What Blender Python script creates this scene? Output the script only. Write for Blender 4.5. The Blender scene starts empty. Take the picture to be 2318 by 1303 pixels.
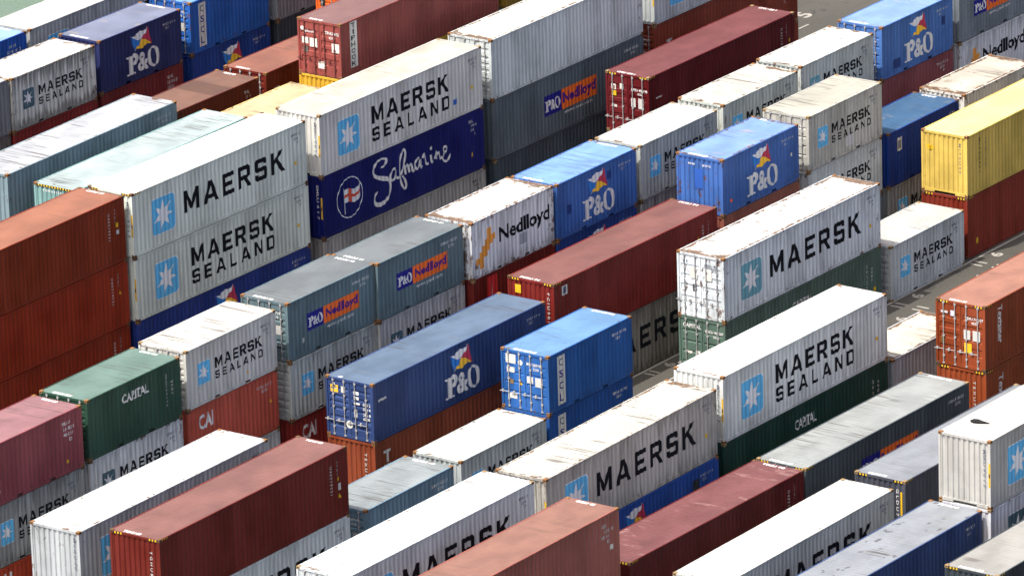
import bpy, bmesh, math, random
from mathutils import Vector, Matrix

# ------------------------------------------------------------------ camera, sky, sun, exposure
sc = bpy.context.scene
col = sc.collection
cam_d = bpy.data.cameras.new("camera")
cam = bpy.data.objects.new("camera", cam_d)
col.objects.link(cam)
cam_d.sensor_width = 36.0
cam_d.lens = 252.571
cam_d.clip_start = 1.0
cam_d.clip_end = 6000.0
_r = Vector((0.58017989, -0.813925, -0.03028854))
_u = Vector((0.27983154, 0.1642694, 0.94589105))
_b = Vector((-0.76490889, -0.55726265, 0.32306769))
OX, OV = 240.0, 170.0
cam.matrix_world = Matrix(((_r.x, _u.x, _b.x, -OX), (_r.y, _u.y, _b.y, -OV), (_r.z, _u.z, _b.z, 103.844), (0, 0, 0, 1)))
sc.camera = cam

SUN_EL, SUN_AZ = math.radians(63), math.radians(16)       # sun stands along the rows, over the near ends
sun_from = Vector((-math.cos(SUN_EL) * math.cos(SUN_AZ), math.cos(SUN_EL) * math.sin(SUN_AZ), math.sin(SUN_EL)))
world = bpy.data.worlds.new("World")
sc.world = world
world.use_nodes = True
wn = world.node_tree
wn.nodes.clear()
sky = wn.nodes.new("ShaderNodeTexSky")
sky.sky_type = 'NISHITA'
sky.sun_disc = False
sky.sun_elevation = SUN_EL
sky.sun_rotation = math.atan2(sun_from.x, sun_from.y)
sky.air_density = 0.42
sky.dust_density = 5.0
sky.ozone_density = 0.2
bg = wn.nodes.new("ShaderNodeBackground")
bg.inputs[1].default_value = 0.15
wo = wn.nodes.new("ShaderNodeOutputWorld")
wn.links.new(sky.outputs[0], bg.inputs[0])
wn.links.new(bg.outputs[0], wo.inputs[0])
sun_d = bpy.data.lights.new("sun", 'SUN')
sun_d.energy = 2.75
sun_d.angle = math.radians(0.53)
sun_d.color = (1.0, 0.955, 0.89)
sun = bpy.data.objects.new("sun", sun_d)
sun.rotation_euler = sun_from.to_track_quat('Z', 'Y').to_euler()
col.objects.link(sun)
sc.view_settings.view_transform = 'Standard'
sc.view_settings.look = 'None'
sc.view_settings.gamma = 1.0
sc.view_settings.exposure = 1.33
sc.cycles.max_bounces = 6

# ------------------------------------------------------------------ small helpers
W = 2.438
HS, HH = 2.591, 2.896
LEN = {20: 6.058, 40: 12.192}


def lin(r, g, b, k=1.0):
    def f(c):
        c /= 255.0
        return c / 12.92 if c <= 0.04045 else ((c + 0.055) / 1.055) ** 2.4
    return (f(r) * k, f(g) * k, f(b) * k)


def link(name, mesh, parent=None):
    o = bpy.data.objects.new(name, mesh)
    col.objects.link(o)
    if parent:
        o.parent = parent
    return o


def box(bm, x0, x1, y0, y1, z0, z1, mi=0):
    v = [bm.verts.new(p) for p in ((x0, y0, z0), (x1, y0, z0), (x1, y1, z0), (x0, y1, z0),
                                   (x0, y0, z1), (x1, y0, z1), (x1, y1, z1), (x0, y1, z1))]
    for q in ((3, 2, 1, 0), (4, 5, 6, 7), (0, 1, 5, 4), (1, 2, 6, 5), (2, 3, 7, 6), (3, 0, 4, 7)):
        bm.faces.new([v[i] for i in q]).material_index = mi


def rod(bm, p, q, r, n=8):
    p, q = Vector(p), Vector(q)
    d = (q - p).normalized()
    a = d.orthogonal().normalized()
    b = d.cross(a)
    rings = []
    for c in (p, q):
        rings.append([bm.verts.new(c + (a * math.cos(2 * math.pi * i / n) + b * math.sin(2 * math.pi * i / n)) * r) for i in range(n)])
    for i in range(n):
        bm.faces.new((rings[0][i], rings[0][(i + 1) % n], rings[1][(i + 1) % n], rings[1][i]))
    bm.faces.new(rings[0][::-1])
    bm.faces.new(rings[1])


def finish(bm, name, recalc=True):
    if recalc:
        bmesh.ops.recalc_face_normals(bm, faces=bm.faces)
    me = bpy.data.meshes.new(name)
    bm.to_mesh(me)
    bm.free()
    return me


# ------------------------------------------------------------------ materials
def nodes_of(name):
    m = bpy.data.materials.new(name)
    m.use_nodes = True
    nt = m.node_tree
    nt.nodes.clear()
    out = nt.nodes.new("ShaderNodeOutputMaterial")
    p = nt.nodes.new("ShaderNodeBsdfPrincipled")
    nt.links.new(p.outputs[0], out.inputs[0])
    return m, nt, p


class NT:
    def __init__(self, nt):
        self.nt = nt

    def new(self, t, **kw):
        n = self.nt.nodes.new(t)
        for k, v in kw.items():
            setattr(n, k, v)
        return n

    def put(self, sock, v):
        if isinstance(v, bpy.types.NodeSocket):
            self.nt.links.new(v, sock)
        elif isinstance(v, tuple) and len(v) == 3 and sock.type == 'RGBA':
            sock.default_value = (*v, 1)
        else:
            sock.default_value = v

    def math(self, op, a, b=0.0, c=0.0, clamp=False):
        n = self.new("ShaderNodeMath", operation=op, use_clamp=clamp)
        self.put(n.inputs[0], a)
        self.put(n.inputs[1], b)
        self.put(n.inputs[2], c)
        return n.outputs[0]

    def smooth(self, v, a, b, lo=0.0, hi=1.0):
        n = self.new("ShaderNodeMapRange", interpolation_type='SMOOTHSTEP')
        self.put(n.inputs[0], v)
        for i, x in enumerate((a, b, lo, hi)):
            self.put(n.inputs[1 + i], x)
        return n.outputs[0]

    def noise(self, vec, scale, detail=3.0, rough=0.55):
        n = self.new("ShaderNodeTexNoise")
        self.put(n.inputs['Vector'], vec)
        n.inputs['Scale'].default_value = scale
        n.inputs['Detail'].default_value = detail
        n.inputs['Roughness'].default_value = rough
        return n.outputs[0]

    def mapv(self, vec, scale, off=(0, 0, 0)):
        n = self.new("ShaderNodeMapping")
        self.put(n.inputs[0], vec)
        n.inputs['Location'].default_value = off
        n.inputs['Scale'].default_value = scale
        return n.outputs[0]

    def mix(self, f, a, b, blend='MIX'):
        n = self.new("ShaderNodeMix", data_type='RGBA', blend_type=blend)
        self.put(n.inputs[0], f)
        self.put(n.inputs[6], a)
        self.put(n.inputs[7], b)
        return n.outputs[2]


RUST = (0.13, 0.05, 0.015)
RUST_DK = (0.035, 0.017, 0.009)


def wall_paint(name, color, L, h, seed, rust=0.3, dirt=0.3, gloss=0.45):
    m, nt, p = nodes_of(name)
    t = NT(nt)
    tc = t.new("ShaderNodeTexCoord").outputs['Object']
    off = (seed * 7.31, seed * 3.17, seed * 5.71)
    sx = t.new("ShaderNodeSeparateXYZ")
    t.put(sx.inputs[0], tc)
    x, y, z = sx.outputs
    ax = t.math('ABSOLUTE', x)
    vec = t.mapv(tc, (1, 1, 1), off)
    big = t.noise(vec, 0.7, 4)
    dark = tuple(c * 0.86 for c in color)
    lite = tuple(min(1, c * 1.10 + 0.004) for c in color)
    c = t.mix(t.smooth(big, 0.32, 0.68), dark, lite)
    fade = t.noise(t.mapv(tc, (0.85, 0.85, 0.12), off), 1.0, 2)
    c = t.mix(t.smooth(fade, 0.40, 0.66), c, tuple(min(1, v * 1.22 + 0.006) for v in color))
    # run-off streaks, heavier below the top rail and above the floor
    st = t.noise(t.mapv(tc, (4.2, 4.2, 0.28), off), 1.6, 4, 0.6)
    top = t.smooth(z, h * 0.55, h, 0.0, 1.0)
    bot = t.smooth(z, 0.75, 0.05, 0.0, 1.0)
    band = t.math('MAXIMUM', t.math('MULTIPLY', top, 0.8), bot)
    heavy = max(0.0, dirt - 0.5)
    sf = t.math('MULTIPLY', t.smooth(t.math('ADD', st, t.math('MULTIPLY', band, 0.13 + 0.30 * heavy)), 0.52, 0.80 - 0.16 * heavy), min(1.0, dirt * 1.25), clamp=True)
    c = t.mix(sf, c, tuple(0.38 * v + w for v, w in zip(color, (0.022, 0.018, 0.013))))
    # scuffs: pale rubbed patches
    sc_ = t.noise(t.mapv(tc, (1.2, 1.2, 3.0), (off[1], off[2], off[0])), 1.1, 6, 0.7)
    c = t.mix(t.math('MULTIPLY', t.smooth(sc_, 0.64, 0.74), 0.35), c, tuple(0.82 * v + 0.035 for v in color))
    # rust at the edges and in fine specks
    ex = t.smooth(ax, L / 2 - 0.9, L / 2)
    ez = t.math('MAXIMUM', t.smooth(z, 0.55, 0.02), t.smooth(z, h - 0.35, h))
    edge = t.math('MAXIMUM', ex, ez)
    rn = t.noise(t.mapv(tc, (1, 1, 0.55), off), 3.4, 9, 0.72)
    rv = t.math('ADD', rn, t.math('MULTIPLY', edge, 0.13 * min(1.6, rust * 1.8)))
    rv = t.math('ADD', rv, 0.06 * rust)
    rf = t.smooth(rv, 0.735, 0.79)
    rust_c = t.mix(t.smooth(t.noise(vec, 14, 3), 0.4, 0.6), RUST_DK, RUST)
    c = t.mix(t.math('MULTIPLY', rf, 0.85), c, rust_c)
    t.put(p.inputs['Base Color'], c)
    t.put(p.inputs['Roughness'], t.math('ADD', t.math('MULTIPLY', sf, 0.25), t.math('ADD', t.math('MULTIPLY', rf, 0.3), gloss)))
    p.inputs['Specular IOR Level'].default_value = 0.14
    bmp = t.new("ShaderNodeBump")
    bmp.inputs['Strength'].default_value = 0.5
    bmp.inputs['Distance'].default_value = 0.045
    t.put(bmp.inputs['Height'], t.noise(vec, 1.4, 3))
    t.put(p.inputs['Normal'], bmp.outputs[0])
    return m


def roof_paint(name, color, L, seed, rust=0.3, dirt=0.4, under=None, spots=False, band=None):
    m, nt, p = nodes_of(name)
    t = NT(nt)
    tc = t.new("ShaderNodeTexCoord").outputs['Object']
    off = (seed * 4.91 + 11, seed * 8.37, seed * 2.13)
    sx = t.new("ShaderNodeSeparateXYZ")
    t.put(sx.inputs[0], tc)
    x, y, z = sx.outputs
    ax, ay = t.math('ABSOLUTE', x), t.math('ABSOLUTE', y)
    vec = t.mapv(tc, (1, 1, 1), off)
    big = t.noise(t.mapv(tc, (0.6, 0.9, 1), off), 0.9, 4)
    c = t.mix(t.smooth(big, 0.30, 0.70), tuple(v * 0.84 for v in color), tuple(min(0.85, v * 1.1) for v in color))
    # water-mark streaks running across the roof along its corrugations
    st = t.noise(t.mapv(tc, (5.5, 0.5, 1), off), 1.0, 5, 0.65)
    c = t.mix(t.math('MULTIPLY', t.smooth(st, 0.50, 0.72), min(0.9, dirt * 0.42)), c, (0.13, 0.12, 0.10))
    # dark scrape groups left by spreaders: a few narrow strokes in places
    zone = t.smooth(t.noise(t.mapv(tc, (0.42, 0.3, 1), (off[1], off[0], 3)), 1.0, 1), 0.53, 0.60)
    sk = t.smooth(t.noise(t.mapv(tc, (11.0, 0.42, 1), (off[2], off[1], 0)), 1.0, 2), 0.55, 0.61)
    sf = t.math('MULTIPLY', t.math('MULTIPLY', zone, sk), min(0.75, 0.10 + 0.8 * dirt))
    c = t.mix(sf, c, (0.045, 0.035, 0.026))
    # rust at rails, ends and in blotches
    edge = t.math('MAXIMUM', t.smooth(ax, L / 2 - 0.75, L / 2 - 0.05), t.smooth(ay, W / 2 - 0.32, W / 2 - 0.02))
    rn = t.noise(t.mapv(tc, (1.0, 0.6, 1), off), 2.6, 9, 0.70)
    rv = t.math('ADD', t.math('ADD', rn, t.math('MULTIPLY', edge, 0.17 * min(1.5, rust * 1.6))), 0.075 * rust)
    rf = t.smooth(rv, 0.69, 0.765)
    rust_c = t.mix(t.smooth(t.noise(vec, 9, 4), 0.4, 0.62), RUST_DK, (0.125, 0.062, 0.022))
    c = t.mix(t.math('MULTIPLY', rf, 0.9), c, rust_c)
    if spots:                                                       # round damp spots
        sp = t.noise(t.mapv(tc, (1.0, 1.5, 1), (off[0], off[1], 9)), 1.9, 2, 0.4)
        c = t.mix(t.math('MULTIPLY', t.smooth(sp, 0.655, 0.675), 0.7), c, tuple(v * 0.30 for v in color))
    if band:                                                        # a darker strip across the whole width
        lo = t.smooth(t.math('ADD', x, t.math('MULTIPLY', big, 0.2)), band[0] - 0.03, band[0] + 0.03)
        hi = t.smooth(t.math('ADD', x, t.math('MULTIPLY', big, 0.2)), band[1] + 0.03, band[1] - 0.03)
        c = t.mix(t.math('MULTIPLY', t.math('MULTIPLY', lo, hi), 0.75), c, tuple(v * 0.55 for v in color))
    if under:                                                       # worn through to an older coat in streaky patches
        un = t.noise(t.mapv(tc, (1.7, 0.55, 1), (off[0], off[2], 5)), 1.2, 6, 0.7)
        c = t.mix(t.math('MULTIPLY', t.smooth(un, 0.57, 0.67), 0.6), c, under)
    t.put(p.inputs['Base Color'], c)
    t.put(p.inputs['Roughness'], t.math('ADD', t.math('MULTIPLY', rf, 0.25), t.math('ADD', 0.42, t.math('MULTIPLY', big, 0.2))))
    p.inputs['Specular IOR Level'].default_value = 0.22
    bmp = t.new("ShaderNodeBump")
    bmp.inputs['Strength'].default_value = 0.4
    bmp.inputs['Distance'].default_value = 0.05
    t.put(bmp.inputs['Height'], t.noise(t.mapv(tc, (0.9, 0.7, 1), off), 1.6, 3))
    t.put(p.inputs['Normal'], bmp.outputs[0])
    return m


_flat = {}


def flat_paint(name, color, rough=0.5, wear=0.12, worn=(0.35, 0.34, 0.32), metal=0.0):
    if name in _flat:
        return _flat[name]
    m, nt, p = nodes_of(name)
    t = NT(nt)
    tc = t.new("ShaderNodeTexCoord").outputs['Object']
    n = t.noise(tc, 3.0, 7, 0.7)
    c = t.mix(t.math('MULTIPLY', t.smooth(n, 0.56, 0.70), wear), color, worn)
    c = t.mix(t.smooth(t.noise(tc, 0.8, 2), 0.3, 0.7), c, tuple(v * 0.85 for v in color))
    t.put(p.inputs['Base Color'], c)
    p.inputs['Roughness'].default_value = rough
    p.inputs['Metallic'].default_value = metal
    p.inputs['Specular IOR Level'].default_value = 0.12
    _flat[name] = m
    return m


BLACK = flat_paint('letter_black', (0.005, 0.006, 0.009), rough=0.7, wear=0.15, worn=(0.05, 0.05, 0.055))
BLACK_WORN = flat_paint('letter_black_worn', (0.012, 0.013, 0.016), rough=0.7, wear=0.7, worn=(0.20, 0.21, 0.23))
WHITE = flat_paint('letter_white', (0.62, 0.62, 0.60), wear=0.25, worn=(0.35, 0.36, 0.4))
OLDWHITE = flat_paint('letter_white_old', (0.45, 0.45, 0.43), wear=0.5, worn=(0.2, 0.2, 0.2))
STARBLUE = flat_paint('emblem_blue', lin(92, 172, 214), wear=0.1)
STARTEAL = flat_paint('emblem_teal', lin(104, 156, 168), wear=0.3)
STARDARK = flat_paint('emblem_slate', lin(72, 96, 106), wear=0.35)
STARWHITE = flat_paint('emblem_white', (0.66, 0.68, 0.69), wear=0.15)
NUMGREY = flat_paint('number_grey', (0.10, 0.12, 0.16), wear=0.4)
YEL = flat_paint('label_yellow', (0.58, 0.36, 0.02), wear=0.1)
RED = flat_paint('label_red', (0.50, 0.03, 0.03), wear=0.1)
REDCROSS = flat_paint('flag_red', (0.55, 0.075, 0.04), wear=0.05)
FLAGBLUE = flat_paint('flag_blue', (0.03, 0.17, 0.50), wear=0.2)
FLAGYEL = flat_paint('flag_yellow', (0.78, 0.46, 0.04), wear=0.1)
FLAGRED = flat_paint('flag_crimson', (0.42, 0.04, 0.08), wear=0.15)
NAVYBOX = flat_paint('panel_navy', lin(34, 34, 120), wear=0.1)
ORBOX = flat_paint('panel_orange', lin(222, 104, 44), wear=0.1)
PURPLE = flat_paint('letter_purple', lin(70, 34, 120), wear=0.1)
ORZIG = flat_paint('emblem_orange', lin(212, 142, 62), wear=0.2)
GALV = flat_paint('galvanised_bar', (0.29, 0.29, 0.285), rough=0.45, wear=0.4, worn=(0.25, 0.17, 0.11))
SEAL = flat_paint('door_gasket', (0.018, 0.018, 0.018), rough=0.8)
HAZBLACK = flat_paint('hazard_black', (0.02, 0.02, 0.02))
STICKER = flat_paint('sticker_white', (0.55, 0.55, 0.50), wear=0.2)
CASTS = [flat_paint('casting_rust_%s' % n, c, rough=0.75, wear=0.6, worn=w) for n, c, w in (
    ('orange', (0.19, 0.095, 0.038), (0.08, 0.045, 0.022)), ('brown', (0.11, 0.06, 0.032), (0.05, 0.03, 0.02)),
    ('ochre', (0.22, 0.15, 0.075), (0.10, 0.055, 0.03)))]

# ------------------------------------------------------------------ container shell meshes (shared by length and height)
PITCH, DEPTH = 0.278, 0.030
SIDE_OUT = W / 2 - 0.012                                            # outermost line of the side corrugation
X_IN = 0.165                                                        # the side sheet starts behind the corner post


def corr_profile(length, pitch, depth, flat=0.26, slope=0.245):
    """breakpoints (t, d) over 0..length; d = 0 outer, depth = inner"""
    n = max(1, round(length / pitch))
    p = length / n
    pts = [(0.0, 0.0)]
    for i in range(n):
        a = i * p
        pts += [(a + p * flat / 2, 0.0), (a + p * (flat / 2 + slope), depth), (a + p * (1 - flat / 2 - slope), depth), (a + p * (1 - flat / 2), 0.0)]
    pts.append((length, 0.0))
    return pts


_side = {}


def side_profile(L):
    if L not in _side:
        l = LEN[L] - 2 * X_IN
        _side[L] = [(-LEN[L] / 2 + X_IN + t, d) for t, d in corr_profile(l, PITCH, DEPTH)]
    return _side[L]


def side_depth(L, x):
    pr = side_profile(L)
    if x <= pr[0][0] or x >= pr[-1][0]:
        return -0.006
    for (x0, d0), (x1, d1) in zip(pr, pr[1:]):
        if x0 <= x <= x1:
            return d0 + (d1 - d0) * ((x - x0) / (x1 - x0) if x1 > x0 else 0)
    return 0.0


_mesh = {}


def cached(key, fn):
    if key not in _mesh:
        _mesh[key] = fn()
    return _mesh[key]


def side_mesh(L, h, s):
    bm = bmesh.new()
    lo, hi = [], []
    for x, d in side_profile(L):
        y = s * (SIDE_OUT - d)
        lo.append(bm.verts.new((x, y, 0.155)))
        hi.append(bm.verts.new((x, y, h - 0.075)))
    for i in range(len(lo) - 1):
        q = (lo[i], lo[i + 1], hi[i + 1], hi[i])
        bm.faces.new(q if s < 0 else q[::-1])
    return finish(bm, 'side_wall', False)


def roof_mesh(L, h, deep=0.005):
    bm = bmesh.new()
    l2, y2 = LEN[L] / 2, W / 2 - 0.055
    prof = [(-l2 + 0.03, 0.0), (-l2 + 0.34, 0.0)] + [(-l2 + 0.36 + t, d) for t, d in corr_profile(2 * l2 - 0.72, 0.209, deep, 0.30, 0.20)] + [(l2 - 0.34, 0.0), (l2 - 0.03, 0.0)]
    z = h - 0.022
    a = [bm.verts.new((x, -y2, z - d)) for x, d in prof]
    b = [bm.verts.new((x, y2, z - d)) for x, d in prof]
    for i in range(len(a) - 1):
        bm.faces.new((a[i], a[i + 1], b[i + 1], b[i]))
    return finish(bm, 'roof', False)


def frame_mesh(L, h, near_wall):
    bm = bmesh.new()
    l2, w2 = LEN[L] / 2, W / 2
    for sx in (-1, 1):
        for sy in (-1, 1):
            xa, xb = sorted((sx * (l2 - 0.006), sx * (l2 - 0.16)))
            ya, yb = sorted((sy * (w2 - 0.006), sy * (w2 - 0.10)))
            box(bm, xa, xb, ya, yb, 0.118, h - 0.118)
        xa, xb = sorted((sx * (l2 - 0.012), sx * (l2 - 0.085)))
        box(bm, xa, xb, -w2 + 0.162, w2 - 0.162, h - 0.125, h - 0.024)     # header
        if near_wall == (sx < 0) and L == 40:
            box(bm, xa, xb, -w2 + 0.162, -0.55, 0.02, 0.165)
            box(bm, xa, xb, 0.55, w2 - 0.162, 0.02, 0.165)
            box(bm, xa, xb, -0.55, 0.55, 0.105, 0.165)
        else:
            box(bm, xa, xb, -w2 + 0.162, w2 - 0.162, 0.02, 0.15)           # sill
    for sy in (-1, 1):
        ya, yb = sorted((sy * (w2 - 0.008), sy * (w2 - 0.068)))
        box(bm, -l2 + 0.16, l2 - 0.16, ya, yb, h - 0.088, h - 0.016)       # top rail
        ya, yb = sorted((sy * (w2 - 0.010), sy * (w2 - 0.055)))
        if L == 20:
            xs = [-l2 + 0.165, -1.21, -0.85, 0.85, 1.21, l2 - 0.165]
            for i in (0, 2, 4):
                box(bm, xs[i], xs[i + 1], ya, yb, 0.02, 0.165)
            for i in (1, 3):
                box(bm, xs[i], xs[i + 1], ya, yb, 0.137, 0.165)
                box(bm, xs[i], xs[i + 1], ya, yb, 0.02, 0.032)
        else:
            box(bm, -l2 + 0.165, l2 - 0.165, ya, yb, 0.02, 0.165)
    box(bm, -l2 + 0.09, l2 - 0.09, -w2 + 0.07, w2 - 0.07, 0.140, 0.152)    # floor
    return finish(bm, 'frame')


def casting_mesh():
    bm = bmesh.new()
    box(bm, 0, 0.178, 0, 0.162, 0, 0.118)
    bmesh.ops.bevel(bm, geom=list(bm.edges), offset=0.008, segments=1, affect='EDGES')
    for (c, u, v, n) in (((0.089, 0.081, 0.1185), Vector((1, 0, 0)), Vector((0, 1, 0)), 0.0),
                         ((-0.0005, 0.081, 0.059), Vector((0, 1, 0)), Vector((0, 0, 1)), 0),
                         ((0.089, -0.0005, 0.059), Vector((1, 0, 0)), Vector((0, 0, 1)), 0)):
        f = bm.faces.new([bm.verts.new(Vector(c) + u * 0.045 * math.cos(a) + v * 0.028 * math.sin(a)) for a in [i * math.pi / 4 for i in range(8)]])
        f.material_index = 1
    return finish(bm, 'corner_casting')


def end_wall_mesh(h, sx, l2):
    bm = bmesh.new()
    y2 = W / 2 - 0.095
    pr = corr_profile(2 * y2, 0.25, 0.045, 0.40, 0.16)
    lo = [bm.verts.new((sx * (l2 - 0.03 - d), -y2 + t, 0.14)) for t, d in pr]
    hi = [bm.verts.new((sx * (l2 - 0.03 - d), -y2 + t, h - 0.10)) for t, d in pr]
    for i in range(len(lo) - 1):
        bm.faces.new((lo[i], lo[i + 1], hi[i + 1], hi[i]))
    return finish(bm, 'end_wall')


def door_mesh(h, l2, s, style, sx=-1):
    """one leaf; s = -1 is the leaf beside the visible long side"""
    bm = bmesh.new()
    x0 = -l2 + 0.045
    ya, yb = (-(W / 2 - 0.105), -0.012) if s < 0 else (0.012, W / 2 - 0.105)
    z0, z1 = 0.152, h - 0.128
    e = 0.075
    if style == 0:
        bands = [(0.16, 0.30), (0.40, 0.50), (0.57, 0.67), (0.74, 0.84)]
    elif style == 1:
        bands = [(0.24, 0.285), (0.42, 0.465), (0.60, 0.645), (0.78, 0.825)]
    else:
        bands = [(0.13, 0.20), (0.27, 0.34), (0.44, 0.50), (0.555, 0.615), (0.67, 0.73), (0.82, 0.88)]
    hh = z1 - z0
    prof = [(z0, 0.0), (z0 + e, 0.0)]
    for a, b in bands:
        d = 0.03
        prof += [(z0 + a * hh, 0.0), (z0 + a * hh + 0.022, d), (z0 + b * hh - 0.022, d), (z0 + b * hh, 0.0)]
    prof += [(z1 - e, 0.0), (z1, 0.0)]
    va = [bm.verts.new((x0 + d, ya + e, z)) for z, d in prof]
    vb = [bm.verts.new((x0 + d, yb - e, z)) for z, d in prof]
    for i in range(len(va) - 1):
        bm.faces.new((va[i], vb[i], vb[i + 1], va[i + 1]))
    box(bm, x0 - 0.004, x0 + 0.05, ya, ya + e, z0, z1)
    box(bm, x0 - 0.004, x0 + 0.05, yb - e, yb, z0, z1)
    for f in bm.faces:
        f.material_index = 0
    g = 0.012
    box(bm, x0 + 0.036, x0 + 0.046, ya - g, yb + g, z0 - g, z1 + g, 1)
    for k in range(4):                                              # hinges on the outer edge
        zz = z0 + hh * (0.12 + 0.25 * k)
        yy = ya - 0.035 if s < 0 else yb + 0.035
        box(bm, x0 - 0.022, x0 + 0.03, yy - 0.04, yy + 0.04, zz - 0.05, zz + 0.05, 0)
    if sx > 0:
        for v in bm.verts:
            v.co.x *= -1
            v.co.y *= -1
    return finish(bm, 'door')


def bar_mesh(h, l2, y):
    bm = bmesh.new()
    x = -l2 + 0.008
    rod(bm, (x, y, 0.06), (x, y, h - 0.05), 0.021)
    for z in (0.10, 0.42, 1.30, h - 0.75, h - 0.14):
        box(bm, x - 0.018, x + 0.05, y - 0.055, y + 0.04, z - 0.035, z + 0.035)
    return finish(bm, 'locking_bar')


def handle_mesh(h, l2, y, s):
    bm = bmesh.new()
    x = -l2 - 0.012
    rod(bm, (x, y, 0.72), (x, y + s * 0.44, 0.70), 0.017, 6)
    box(bm, x - 0.01, x + 0.06, y + s * 0.30 - 0.04, y + s * 0.30 + 0.04, 0.66, 0.78)
    return finish(bm, 'handle')


# ------------------------------------------------------------------ lettering
GL = {
    'M': (0.98, [[(0, 0), (.2, 0), (.2, .60), (.40, .12), (.58, .12), (.78, .60), (.78, 0), (.98, 0), (.98, 1), (.76, 1), (.49, .40), (.22, 1), (0, 1)]]),
    'A': (0.98, [[(0, 0), (.22, 0), (.29, .19), (.69, .19), (.76, 0), (.98, 0), (.61, 1), (.37, 1)], [(.36, .38), (.62, .38), (.49, .76)]]),
    'E': (0.74, [[(0, 0), (.74, 0), (.74, .2), (.2, .2), (.2, .4), (.66, .4), (.66, .6), (.2, .6), (.2, .8), (.74, .8), (.74, 1), (0, 1)]]),
    'R': (0.84, [[(0, 0), (.2, 0), (.2, .36), (.40, .36), (.60, 0), (.84, 0), (.62, .38), (.78, .50), (.78, .88), (.68, 1), (0, 1)], [(.2, .56), (.58, .56), (.58, .80), (.2, .80)]]),
    'S': (0.80, [[(0, .12), (.12, 0), (.68, 0), (.80, .12), (.80, .48), (.70, .60), (.2, .60), (.2, .80), (.58, .80), (.58, .72), (.78, .72), (.78, .88), (.68, 1), (.10, 1), (0, .88), (0, .52), (.10, .40), (.60, .40), (.60, .20), (.2, .20), (.2, .30), (0, .30)]]),
    'K': (0.90, [[(0, 0), (.2, 0), (.2, .40), (.30, .50), (.64, 0), (.90, 0), (.46, .64), (.82, 1), (.56, 1), (.2, .63), (.2, 1), (0, 1)]]),
    'L': (0.68, [[(0, 0), (.68, 0), (.68, .2), (.2, .2), (.2, 1), (0, 1)]]),
    'N': (0.82, [[(0, 0), (.2, 0), (.2, .64), (.62, 0), (.82, 0), (.82, 1), (.62, 1), (.62, .36), (.2, 1), (0, 1)]]),
    'D': (0.80, [[(0, 0), (.64, 0), (.80, .16), (.80, .84), (.64, 1), (0, 1)], [(.2, .2), (.56, .2), (.60, .25), (.60, .75), (.56, .8), (.2, .8)]]),
}


def fill_loops(loops):
    cd = bpy.data.curves.new('outline', 'CURVE')
    cd.dimensions = '2D'
    cd.fill_mode = 'BOTH'
    for lp in loops:
        s = cd.splines.new('POLY')
        s.points.add(len(lp) - 1)
        for p, q in zip(s.points, lp):
            p.co = (q[0], q[1], 0, 1)
        s.use_cyclic_u = True
    return curve_geo(cd)


def curve_geo(cd):
    o = bpy.data.objects.new('outline', cd)
    me = bpy.data.meshes.new_from_object(o)
    vs = [(v.co.x, v.co.y) for v in me.vertices]
    fs = [tuple(p.vertices) for p in me.polygons]
    bpy.data.objects.remove(o)
    bpy.data.curves.remove(cd)
    bpy.data.meshes.remove(me)
    return vs, fs


def font_geo(text, bold=0.0, spacing=1.0):
    cd = bpy.data.curves.new('outline', 'FONT')
    cd.body = text
    cd.resolution_u = 2
    cd.offset = bold
    cd.space_character = spacing
    cd.space_line = 0.85
    return curve_geo(cd)


def fit(geo, x0, x1, z0, z1):
    vs, fs = geo
    a, b = min(v[0] for v in vs), max(v[0] for v in vs)
    c, d = min(v[1] for v in vs), max(v[1] for v in vs)
    return [(x0 + (v[0] - a) / (b - a) * (x1 - x0), z0 + (v[1] - c) / (d - c) * (z1 - z0)) for v in vs], fs


def turn(geo):                                                      # read from top to bottom
    vs, fs = geo
    return [(y, -x) for x, y in vs], fs


def join(*geos):
    V, F = [], []
    for vs, fs in geos:
        n = len(V)
        V += vs
        F += [tuple(i + n for i in f) for f in fs]
    return V, F


def block_word(word, x0, x1, z0, cap):
    ws = [GL[c][0] * cap for c in word]
    k = 1.08
    gap = ((x1 - x0) - sum(ws) * k) / (len(word) - 1)
    if gap < 0.12 * cap:
        k = ((x1 - x0) / sum(ws)) * 0.84
        gap = ((x1 - x0) - sum(ws) * k) / (len(word) - 1)
    x = x0
    out = []
    for c, w in zip(word, ws):
        out.append(fill_loops([[(x + px * cap * k, z0 + pz * cap) for px, pz in lp] for lp in GL[c][1]]))
        x += w * k + gap
    return join(*out)


def rect(x0, x1, z0, z1):
    return [(x0, z0), (x1, z0), (x1, z1), (x0, z1)], [(0, 1, 2, 3)]


def disc(cx, cz, rx, rz, n=28):
    return [(cx + rx * math.cos(2 * math.pi * i / n), cz + rz * math.sin(2 * math.pi * i / n)) for i in range(n)], [tuple(range(n))]


def ring(cx, cz, rx, rz, w, n=40):
    V, F = [], []
    for i in range(n):
        a = 2 * math.pi * i / n
        V += [(cx + rx * math.cos(a), cz + rz * math.sin(a)), (cx + (rx - w) * math.cos(a), cz + (rz - w) * math.sin(a))]
    for i in range(n):
        j = (i + 1) % n
        F.append((2 * i, 2 * j, 2 * j + 1, 2 * i + 1))
    return V, F


def rounded(x0, x1, z0, z1, r):
    pts = []
    for cx, cz, a0 in ((x1 - r, z0 + r, -90), (x1 - r, z1 - r, 0), (x0 + r, z1 - r, 90), (x0 + r, z0 + r, 180)):
        for k in range(4):
            a = math.radians(a0 + 30 * k)
            pts.append((cx + r * math.cos(a), cz + r * math.sin(a)))
    return pts, [tuple(range(len(pts)))]


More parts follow.
